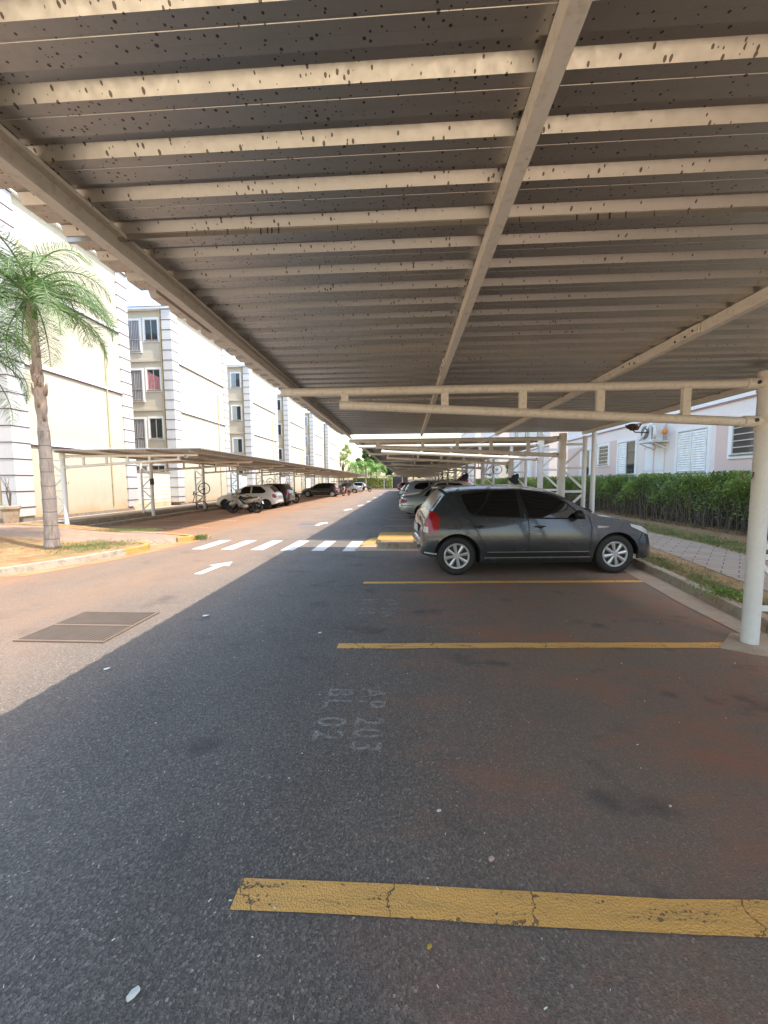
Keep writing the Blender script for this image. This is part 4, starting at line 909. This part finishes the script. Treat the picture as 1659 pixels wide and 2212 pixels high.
    b = MB(); b.ell((.015, 0, .47), (.06, .62, .12), 16, 8); b.build('bumper', c.paint, c.root, smooth=True)
    c.seam([(.05, .395), (.29, .375)], .022, .008, mat=M['chrome'] if False else M['lampC'], name='bumper_reflector')
HC = Car('parked_car', 'dark grey hatchback with silver hubcaps parked nose to the kerb', HATCH, M['pgrey'], (0, 0, 0), 0, scale=1.045)
th = R_(4.6); HC.root.rotation_euler = (0, 0, th)
# rear near wheel centre goes to X=.87, Y=6.50 (outer face)
k_ = 1.045; lx, ly = .56*k_, -.86*k_
HC.root.location = (.87-(lx*math.cos(th)-ly*math.sin(th)), 6.40-(lx*math.sin(th)+ly*math.cos(th)), 0)
hatch_details(HC)
SEDAN = dict(L=4.25, rw=.93, fw=3.42, ar=.345, wrad=.29, spokes=6, wr=.68, sill=pchip([(0, .36), (.3, .28), (.6, .22), (3.8, .22), (4.25, .28)]),
 zt=[(0, .66), (.03, .82), (.08, .90), (.3, .955), (.62, .985), (.80, 1.02), (1.1, 1.24), (1.34, 1.37), (1.6, 1.415), (2.0, 1.425), (2.3, 1.40), (2.55, 1.31), (2.85, 1.13), (3.1, .98), (3.4, .93), (3.8, .84), (4.05, .74), (4.2, .62), (4.25, .50)],
 zs=[(0, .60), (.08, .80), (.4, .88), (1.2, .91), (3.0, .89), (3.7, .80), (4.0, .70), (4.25, .45)],
 W=[(0, .66), (.03, .70), (.1, .76), (.3, .81), (.9, .83), (3.4, .83), (3.9, .78), (4.1, .70), (4.22, .58), (4.25, .5)])
def sedan_details(c, glass='glassL'):
    g_ = M[glass]
    c.patch('rear_side_window', [(1.22, .95), (1.75, .93)], [(1.42, 1.30), (1.74, 1.335)], g_, .005); c.patch('front_side_window', [(1.84, .93), (2.74, .92)], [(1.82, 1.335), (2.28, 1.30), (2.72, .98)], g_, .005)
    c.patch('quarter_window', [(.98, .95), (1.17, .95)], [(1.14, 1.15), (1.36, 1.29)], M['glassK'], .005, 6, 5)
    c.patch('tail_lamp', [(.01, .66), (.26, .68)], [(.03, .86), (.28, .80)], M['lampR'], .008, 10, 6); c.patch('headlight', [(3.93, .60), (4.19, .55)], [(3.95, .72), (4.17, .64)], M['lampC'], .008, 10, 4)
    c.seam([(1.06, .90), (1.2, .60), (1.3, .33), (2.85, .30), (2.88, .90)]); c.seam([(1.79, 1.36), (1.80, .31)]); c.seam([(.0, .56), (.55, .57)], .02, .006); c.seam([(1.3, .50), (3.05, .50)], .03, .006, mat=c.paint, name='rub_strip')
    b = MB()
    for s in (-1, 1):
        for x in (1.32, 2.02): b.box(x, x+.15, s*(c.y(x, .8)+.004)-.006, s*(c.y(x, .8)+.004)+.006, .78, .83)
    b.build('door_handle', M['black'], c.root)
    for s in (-1, 1): MB().ell((2.62, s*(c.y(2.6, .95)+.08), .97), (.06, .09, .06), 10, 6).build('wing_mirror', M['black'], c.root, smooth=True)
    c.topglass('windscreen', 3.02, 2.42, .93, f1=.88); c.topglass('rear_window', .84, 1.32, .88)
    MB().box(-.012, 0, -.22, .22, .62, .74).build('number_plate', M['plate'], c.root); MB().box(4.235, 4.262, -.3, .3, .5, .6).build('grille', M['black'], c.root)
    b = MB(); b.ell((.03, 0, .47), (.09, .66, .12), 16, 8); b.build('bumper', c.paint, c.root, smooth=True)
    MB().tube([(-.03, .35, .3), (.3, .35, .3)], .028, 8).build('exhaust', M['chrome'], c.root)
SMALL = dict(L=3.72, rw=.60, fw=3.04, ar=.335, wrad=.285, spokes=6, wr=.68, steelwheel=True, sill=pchip([(0, .34), (.25, .27), (.5, .22), (3.4, .22), (3.72, .28)]),
 zt=[(0, .60), (.03, .80), (.07, .93), (.15, 1.03), (.32, 1.22), (.46, 1.35), (.60, 1.40), (1.1, 1.425), (1.55, 1.425), (1.9, 1.39), (2.15, 1.29), (2.45, 1.08), (2.62, .97), (2.9, .92), (3.3, .82), (3.55, .70), (3.68, .56), (3.72, .45)],
 zs=[(0, .56), (.08, .80), (.4, .90), (1.2, .90), (2.5, .88), (3.2, .77), (3.5, .64), (3.72, .42)],
 W=[(0, .66), (.03, .70), (.1, .76), (.3, .80), (.6, .81), (3.0, .81), (3.4, .76), (3.6, .67), (3.7, .56), (3.72, .5)])
def small_details(c, lampmat='lampR', g2='glassK'):
    c.patch('rear_side_window', [(.62, 1.0), (.78, .935), (1.45, .93)], [(.66, 1.10), (.95, 1.32), (1.46, 1.345)], M[g2], .005); c.patch('front_side_window', [(1.54, .93), (2.36, .91)], [(1.54, 1.345), (1.9, 1.31), (2.32, .98)], M[g2], .005)
    c.patch('tail_lamp', [(.01, .66), (.20, .68)], [(.07, .90), (.22, .88)], M[lampmat], .008, 8, 6); c.patch('headlight', [(3.40, .60), (3.67, .52)], [(3.42, .71), (3.64, .62)], M['lampC'], .008, 10, 4)
    c.seam([(1.49, 1.36), (1.48, .34), (2.52, .30), (2.55, .88)]); c.seam([(.95, .55), (2.7, .52)], .03, .006, mat=M['black'], name='rub_strip')
    c.topglass('windscreen', 2.60, 2.02, .93, f1=.88); c.topglass('rear_window', .14, .44, .86)
    MB().box(-.012, 0, -.2, .2, .66, .77).build('number_plate', M['plate'], c.root)
    b = MB(); b.ell((.03, 0, .45), (.09, .68, .11), 16, 8); b.build('bumper', c.paint, c.root, smooth=True)
    for s in (-1, 1): MB().ell((2.22, s*(c.y(2.2, .95)+.08), .97), (.06, .09, .06), 10, 6).build('wing_mirror', M['black'], c.root, smooth=True)
    b = MB(); [b.box(1.62, 1.76, s*(c.y(1.7, .8)+.004)-.006, s*(c.y(1.7, .8)+.004)+.006, .79, .83) for s in (-1, 1)]; b.build('door_handle', M['black'], c.root)
SUV = dict(SMALL); SUV.update(L=4.1, rw=.72, fw=3.32, ar=.385, wrad=.34, steelwheel=False,
 zt=[(0, .70), (.03, .95), (.08, 1.08), (.22, 1.30), (.42, 1.52), (.6, 1.58), (1.2, 1.60), (1.8, 1.59), (2.15, 1.52), (2.5, 1.32), (2.8, 1.14), (3.0, 1.08), (3.4, 1.03), (3.8, .92), (4.0, .78), (4.1, .55)],
 zs=[(0, .66), (.08, .90), (.4, 1.0), (1.2, 1.02), (2.8, 1.0), (3.4, .93), (3.8, .82), (4.1, .5)],
 W=[(0, .7), (.03, .75), (.1, .81), (.3, .85), (.7, .865), (3.3, .865), (3.8, .80), (4.0, .7), (4.1, .58)], sill=pchip([(0, .4), (.25, .33), (.5, .3), (3.6, .3), (4.1, .36)]))
def suv_details(c, rack=True):
    c.patch('rear_side_window', [(.62, 1.12), (.8, 1.07), (1.55, 1.06)], [(.66, 1.28), (.9, 1.46), (1.55, 1.50)], M['glassK'], .005); c.patch('front_side_window', [(1.64, 1.06), (2.62, 1.04)], [(1.64, 1.50), (2.08, 1.46), (2.60, 1.12)], M['glassK'], .005)
    c.patch('tail_lamp', [(.02, .72), (.22, .75)], [(.08, 1.06), (.24, 1.02)], M['lampR'], .008, 8, 6); c.patch('headlight', [(3.66, .74), (4.03, .66)], [(3.68, .90), (3.98, .82)], M['lampC'], .009, 10, 4)
    c.seam([(1.6, 1.52), (1.6, .42)]); c.seam([(1.1, .80), (1.2, .42), (2.75, .40), (2.8, 1.0)])
    c.topglass('windscreen', 2.86, 2.22, .93, f1=.88); c.topglass('rear_window', .12, .40, .86)
    if rack:
        b = MB(); [b.tube([(.7, s*.60, 1.58), (.8, s*.60, 1.64), (1.9, s*.60, 1.64), (2.0, s*.6, 1.57)], .016, 6) for s in (-1, 1)]; b.build('roof_rail', M['black'], c.root)
    for s in (-1, 1):
        MB().ell((2.4, s*(c.y(2.4, 1.05)+.09), 1.09), (.06, .10, .07), 10, 6).build('wing_mirror', c.paint, c.root, smooth=True); MB().tube([(4.03, s*.55, .48), (4.085, s*.55, .48)], .07, 14).build('fog_lamp', M['lampC'], c.root)
    MB().box(4.08, 4.112, -.35, .35, .62, .72).build('grille', M['black'], c.root); MB().box(-.012, 0, -.2, .2, .78, .9).build('number_plate', M['plate'], c.root)
# right-hand row beyond the island: forward cars have their nose to +X
g_ = None
c = Car('parked_car', 'green silver sedan parked beyond the yellow kerbed island', SEDAN, M['psilver'], (-.22, 17.0, 0), R_(2)); sedan_details(c)
c = Car('parked_car', 'white compact with black roof rails facing the lane, behind the silver sedan', SUV, M['pwhite'], (3.78, 20.9, 0), R_(181)); suv_details(c)
c = Car('parked_car', 'dark tailgate sport utility car behind the white compact', SUV, M['pblue'], (-.05, 25.6, 0), R_(1)); suv_details(c)
c = Car('parked_car', 'pale blue hatchback farther up the right row', SMALL, M['pblue'], (-.4, 31.2, 0), R_(1)); small_details(c)
c = Car('parked_car', 'black sport utility car with roof rails up the right row', SUV, M['pblack'], (3.6, 28.3, 0), R_(180)); suv_details(c)
c = Car('parked_car', 'silver sedan far up the right row', SEDAN, M['psil2'], (-.5, 38.0, 0), R_(1)); sedan_details(c)
c = Car('parked_car', 'red hatchback at the far end of the right row', SMALL, M['pred'], (-1.2, 58.0, 0), R_(1)); small_details(c)
# left-hand row, rear towards the lane
c = Car('parked_car', 'white three door hatchback beside the motorcycles at left', SMALL, M['pwhite'], (-7.55, 22.9, 0), R_(180)); small_details(c)
c = Car('parked_car', 'black estate car parked close beyond the white hatchback', SUV, M['pblack'], (-7.5, 25.3, 0), R_(180), scale=.93); suv_details(c, False)
c = Car('parked_car', 'black hatchback parked alone under the left carport', HATCH, M['pblack'], (-6.95, 40.2, 0), R_(180)); hatch_details(c)
c = Car('parked_car', 'silver sedan with ladders on its roof under the left carport', SEDAN, M['psil2'], (-5.9, 52.5, 0), R_(180)); sedan_details(c)
ladder = thing('ladder', 'dark ladder tied on the roof of the silver sedan at left', 'ladder', (-8, 52.5, 1.55)); b = MB(); [b.bar((-2.0, s*.2, .03), (1.6, s*.2, -.02), .04, .06) for s in (-1, 1)]; b.build('rail', M['black'], ladder); b = MB(); [b.bar((-1.9+i*.3, -.2, .02), (-1.9+i*.3, .2, .02), .03, .03) for i in range(12)]; b.build('rung', M['black'], ladder)
b = MB(); b.bar((1.2, -.6, -.09), (1.2, .6, -.09), .05, .04); b.bar((-.6, -.6, -.09), (-.6, .6, -.09), .05, .04); b.build('roof_bar', M['black'], ladder)
c = Car('parked_car', 'silver hatchback at the far end of the left row', SMALL, M['psil2'], (-6.6, 66, 0), R_(180)); small_details(c)
# ------------------------------------------------------------------ two-wheelers
def mwheel(par, x, r, tw, spokes, mat='tyre', rimm='black', name='wheel'):
    w_ = empty(name, (x, 0, r), parent=par)
    MB().lathe([(r-tw*1.6, -tw*.4), (r-tw*.6, -tw), (r, -tw*.5), (r, tw*.5), (r-tw*.6, tw), (r-tw*1.6, tw*.4), (r-tw*1.6, -tw*.4)], n=32).build('tyre', M[mat], w_, smooth=True)
    b = MB(); b.lathe([(r-tw*1.6, -tw*.5), (r-tw*2.2, -tw*.3), (r-tw*2.2, tw*.3), (r-tw*1.6, tw*.5)], n=32); b.lathe([(0, -.03), (.03, -.03), (.03, .03), (0, .03)], n=10)
    for i in range(spokes):
        a = 2*math.pi*i/spokes; b.tube([(.02*math.cos(a), .02*(-1)**i, .02*math.sin(a)), ((r-tw*2)*math.cos(a), 0, (r-tw*2)*math.sin(a))], .012 if spokes < 10 else .0025, 4, cap=False)
    b.build('rim', M[rimm], w_, smooth=True, angle=40); return w_
def motorcycle(label, loc, rz, col, scooter=False, group='motorcycles parked at left'):
    """front to -x, x=0 mid wheelbase"""
    t = thing('motorcycle', label, 'motorcycle', loc, rz, group)
    mwheel(t, -.64, .29, .045, 6); mwheel(t, .62, .29, .05, 6)
    b = MB(); [b.tube([(-.64, s*.09, .29), (-.50, s*.09, .62), (-.42, s*.08, .86)], .022, 8) for s in (-1, 1)]; b.build('fork', M['alum'], t, smooth=True)
    b = MB(); b.tube([(-.40, 0, .92), (-.33, -.16, .98), (-.25, -.34, .96)], .014, 6); b.tube([(-.40, 0, .92), (-.33, .16, .98), (-.25, .34, .96)], .014, 6)
    for s in (-1, 1): b.tube([(-.25, s*.34, .96), (-.18, s*.42, .96)], .02, 8); b.tube([(-.3, s*.2, .98), (-.34, s*.28, 1.14)], .006, 5); b.ell((-.34, s*.30, 1.17), (.015, .06, .04), 8, 5)
    b.build('handlebar', M['black'], t, smooth=True)
    b = MB(); b.ell((0, 0, .36), (.17, .13, .13), 12, 8); b.tube([(-.05, 0, .40), (-.18, 0, .33)], [.09, .075], 10); b.build('engine', M['alum'], t, smooth=True)
    b = MB(); b.tube([(.02, .12, .28), (.3, .15, .26), (.75, .16, .36)], [.02, .035, .045], 10); b.build('exhaust', M['chrome' if not scooter else 'black'], t, smooth=True)
    b = MB(); b.tube([(-.35, 0, .80), (-.1, 0, .52), (.1, 0, .42)], .03, 8); b.tube([(.05, 0, .60), (.62, 0, .29)], .022, 6); b.tube([(-.32, 0, .78), (.2, 0, .66), (.75, 0, .72)], .022, 6); [b.tube([(.62, s*.10, .30), (.55, s*.12, .66)], .018, 6) for s in (-1, 1)]; b.build('frame', M['black'], t, smooth=True)
    b = MB(); b.ell((.28, 0, .77), (.34, .13, .05), 14, 6); b.ell((.58, 0, .80), (.16, .11, .045), 10, 6); b.build('seat', M['brownseat' if scooter else 'black'], t, smooth=True)
    b = MB()
    if scooter:
        b.grid([[(-.42+.0*k, (k-3)*.0+.19*math.sin((k-3)*.5)*(1 if True else 0), .92) for k in range(7)], [(-.40-.06*math.cos((k-3)*.5), .22*math.sin((k-3)*.5), .72) for k in range(7)], [(-.26-.08*math.cos((k-3)*.5), .22*math.sin((k-3)*.5), .48) for k in range(7)], [(-.12-.05*math.cos((k-3)*.5), .17*math.sin((k-3)*.5), .28) for k in range(7)]])
        b.ell((-.40, 0, .90), (.11, .12, .10), 12, 8); b.tube([(.05, 0, .58), (.35, 0, .66), (.80, 0, .80)], [.10, .13, .05], 12); b.ell((-.64, 0, .50), (.24, .07, .10), 14, 8, rot=Matrix.Rotation(-.25, 3, 'Y'))
    else:
        b.ell((-.12, 0, .78), (.24, .14, .12), 14, 8); b.ell((.45, 0, .66), (.26, .10, .08), 12, 6); b.ell((-.66, 0, .56), (.24, .06, .05), 12, 6); b.ell((.72, 0, .62), (.16, .06, .05), 12, 6)
    b.build('fairing', M[col], t, smooth=True)
    b = MB(); b.ell((-.50, 0, .84 if not scooter else .90), (.06, .08, .08), 12, 8); b.build('headlight', M['lampC'], t, smooth=True)
    b = MB(); b.ell((.86, 0, .72 if not scooter else .80), (.03, .06, .03), 8, 5); b.build('tail_lamp', M['lampR'], t, smooth=True)
    b = MB(); b.cbox((.93, 0, .55), (.01, .18, .15), rot=Matrix.Rotation(-.3, 3, 'Y')); b.build('number_plate', M['plate'], t)
    MB().ell((.0, 0, .0), (.0, .0, .0), 3, 2)
    b = MB(); b.tube([(.08, -.1, .3), (.1, -.28, .01)], .012, 5); b.build('side_stand', M['black'], t)
    return t
mc = motorcycle('cream and brown underbone motorcycle in front of the white hatchback', (-8.22, 19.35, 0), 0, 'pcream', True)
motorcycle('dark street motorcycle partly behind the cream underbone', (-8.75, 20.05, 0), R_(-12), 'pgrey', False)
motorcycle('dark motorcycle with its rear wheel showing beyond the black estate car', (-8.8, 28.4, 0), 0, 'pblack', False)
motorcycle('red and white motorcycle behind the black hatchback', (-6.55, 42.6, 0), R_(70), 'pred', True)
motorcycle('black motorcycle beyond the sedan with ladders', (-5.9, 57.5, 0), R_(20), 'pblack', False)
h = MB(); h.ell((0, 0, 0), (.14, .12, .13), 14, 10); o = h.build('helmet', M['helmet'], None, smooth=True, loc=(-8.55, 19.35, 1.14)); tag(o, 'pale grey helmet hung on the handlebar of the cream motorcycle', 'helmet')
def bicycle(label, loc, rot, scale, col, group):
    t = thing('bicycle', label, 'bicycle', loc, 0, group); t.rotation_euler = rot; t.scale = (scale,)*3
    mwheel(t, -.52, .33, .020, 24, rimm='black'); mwheel(t, .50, .33, .020, 24, rimm='black')
    b = MB(); r = .017; A, B_, Cc, D = (.50, 0, .33), (.02, 0, .30), (.12, 0, .78), (-.36, 0, .80)
    for p, q in ((A, B_), (A, Cc), (B_, Cc), (Cc, (-.36, 0, .84)), (B_, (-.39, 0, .74)), ((-.39, 0, .72), (-.34, 0, .90))): b.tube([p, q], r, 6)
    b.build('frame', M[col], t, smooth=True); MB().tube([(-.38, 0, .72), (-.46, .03, .5), (-.52, .05, .33)], .014, 6).tube([(-.38, 0, .72), (-.46, -.03, .5), (-.52, -.05, .33)], .014, 6).build('fork', M['black'], t, smooth=True)
    MB().tube([(-.34, 0, .92), (-.38, .12, .95), (-.36, .28, .94)], .012, 6).tube([(-.34, 0, .92), (-.38, -.12, .95), (-.36, -.28, .94)], .012, 6).build('handlebar', M['black'], t, smooth=True)
    MB().ell((.14, 0, .86), (.13, .07, .03), 10, 6).tube([(.12, 0, .76), (.14, 0, .86)], .012, 6).build('saddle', M['black'], t, smooth=True)
    MB().tube([(.02, -.03, .30), (.02, .03, .30)], .09, 14).tube([(.02, .04, .30), (.1, .05, .16)], .012, 5).tube([(.02, -.04, .30), (-.06, -.05, .44)], .012, 5).build('crank', M['alum'], t); return t
BG = 'bicycles hung on the carport posts'
bicycle('grey bicycle standing on end against the left carport post by the motorcycles', (-10.75, 20.55, .72), (0, R_(-80), R_(4)), .98, 'black', BG)
bicycle('small bicycle hung high on the left carport post behind the estate car', (-10.5, 29.4, 1.1), (0, R_(-50), R_(10)), .85, 'pnk', BG)
bicycle('childs yellow framed bicycle hanging upside down above the dark hatchback roof', (3.75, 17.0, 2.35), (R_(180), R_(18), R_(-12)), .62, 'yel', BG)
bicycle('dark bicycle hung upright on the sixth right carport post', (3.4, 21.4, 1.35), (0, R_(-80), R_(30)), .8, 'black', BG)
bicycle('dark bicycle hung on a farther right carport post', (3.0, 26, 1.15), (0, R_(10), R_(-20)), .9, 'black', BG)
bicycle('farthest dark bicycle under the right carport', (3.0, 30.4, 1.3), (0, R_(15), R_(10)), .9, 'black', BG)
def bag(label, loc, c1, c2, s):
    t = thing('backpack', label, 'bag', loc, 0, 'bags hung on the right carport posts'); t.scale = (s,)*3
    b = MB(); b.ell((0, 0, 0), (.22, .14, .26), 12, 10, rot=Matrix.Rotation(.35, 3, 'Y')); b.ell((.16, .0, .14), (.11, .1, .16), 8, 6); b.ell((-.05, -.1, -.05), (.15, .08, .17), 10, 8); b.build('bag_body', M[c1], t, smooth=True); MB().ell((-.10, -.04, -.16), (.34, .14, .15), 12, 8, rot=Matrix.Rotation(.5, 3, 'Y')).ell((.14, -.03, -.22), (.15, .12, .12), 8, 6).build('bag_flap', M[c2], t, smooth=True); MB().tube([(-.1, 0, .25), (0, 0, .42), (.1, 0, .25)], .015, 6).build('strap', M['fabricK'], t)
bag('red and black backpack hung on a right carport post', (3.25, 21.4, 1.74), 'fabricK', 'fabricR', .85)
bag('dark bag hung on the white post beyond the dark hatchback', (3.46, 12.40, 1.66), 'fabricK', 'fabricK', .50)
MBb = MB().box(-.07, .07, -.1, 0, 0, .28); t = thing('meter_box', 'small dark box fixed on the second left carport post', 'fuse box', (-11.1, 16.42, 1.5)); MBb.build('box', M['black'], t, bevel=.01)
# concrete planter at the left edge
t = thing('planter', 'carved concrete planter with a bare plant at the left edge', 'planter', (-12.6, 11.6, .3)); 
b = MB(); b.lathe([(0, 0), (.24, 0), (.30, .45), (.36, .5), (.36, .6), (.30, .6), (.28, .5), (0, .5)], axis='Z', n=4); b.build('pot', M['kerb'], t, bevel=.02)
b = MB(); [b.tube([(0, 0, .5), (rnd.uniform(-.1, .1), 0, 1.0), (rnd.uniform(-.3, .3), rnd.uniform(-.2, .2), 1.5)], [.02, .012, .005], 5) for _ in range(5)]; b.build('stem', M['stem'], t)
# litter
for i, (x, y, s, mt, nm, lab, ct) in enumerate(((-.85, 1.03, .024, 'paper', 'leaf', 'pale curled leaf on the asphalt at the lower left', 'leaf'), (.36, 1.52, .018, 'pnk', 'paper_scrap', 'small pink scrap on the asphalt above the nearest yellow line', 'scrap'),
    (.16, 1.75, .014, 'paper', 'paper_scrap', 'tiny grey scrap on the asphalt left of the pink scrap', 'scrap'), (-2.38, 4.36, .045, 'paper', 'leaf', 'pale leaf lying in the shade edge near the drain grate', 'leaf'), (.08, 1.2, .012, 'yel', 'leaf', 'tiny yellow petal below the nearest yellow line', 'petal'),
    (-2.56, 3.05, .03, 'paper', 'paper_scrap', 'small white scrap near the shade edge', 'scrap'), (1.29, 1.83, .010, 'paper', 'paper_scrap', 'tiny white scrap right of the pink scrap', 'scrap'), (-.9, 3.9, .025, 'paper', 'paper_scrap', 'white scrap left of the second bay line end', 'scrap'))):
    b = MB(); n = 8; b._add([(s*math.cos(6.28*k/n)*(1 if k % 2 else .8), s*.42*math.sin(6.28*k/n)+(.3*s if k in (1, 2) else 0), .004+.25*s*abs(math.cos(6.28*k/n+.4))) for k in range(n)], [tuple(range(n))])
    o = b.build(nm, M[mt], None, loc=(x, y, .004)); o.rotation_euler = (0, 0, rnd.uniform(.2, .9)); tag(o, lab, ct); sm = o.modifiers.new('t', 'SOLIDIFY'); sm.thickness = .0015
b = MB()
for _ in range(150):
    x, y = rnd.uniform(-2.6, 3.0), 1.0+9*rnd.random()**1.7; s = rnd.uniform(.001, .0032); a = rnd.uniform(0, 3.14)
    b.bar((x-s*math.cos(a)*2, y-s*math.sin(a)*2, .005), (x+s*math.cos(a)*2, y+s*math.sin(a)*2, .006), s, .003)
tag(b.build('grit', M['paper']), kind='stuff')
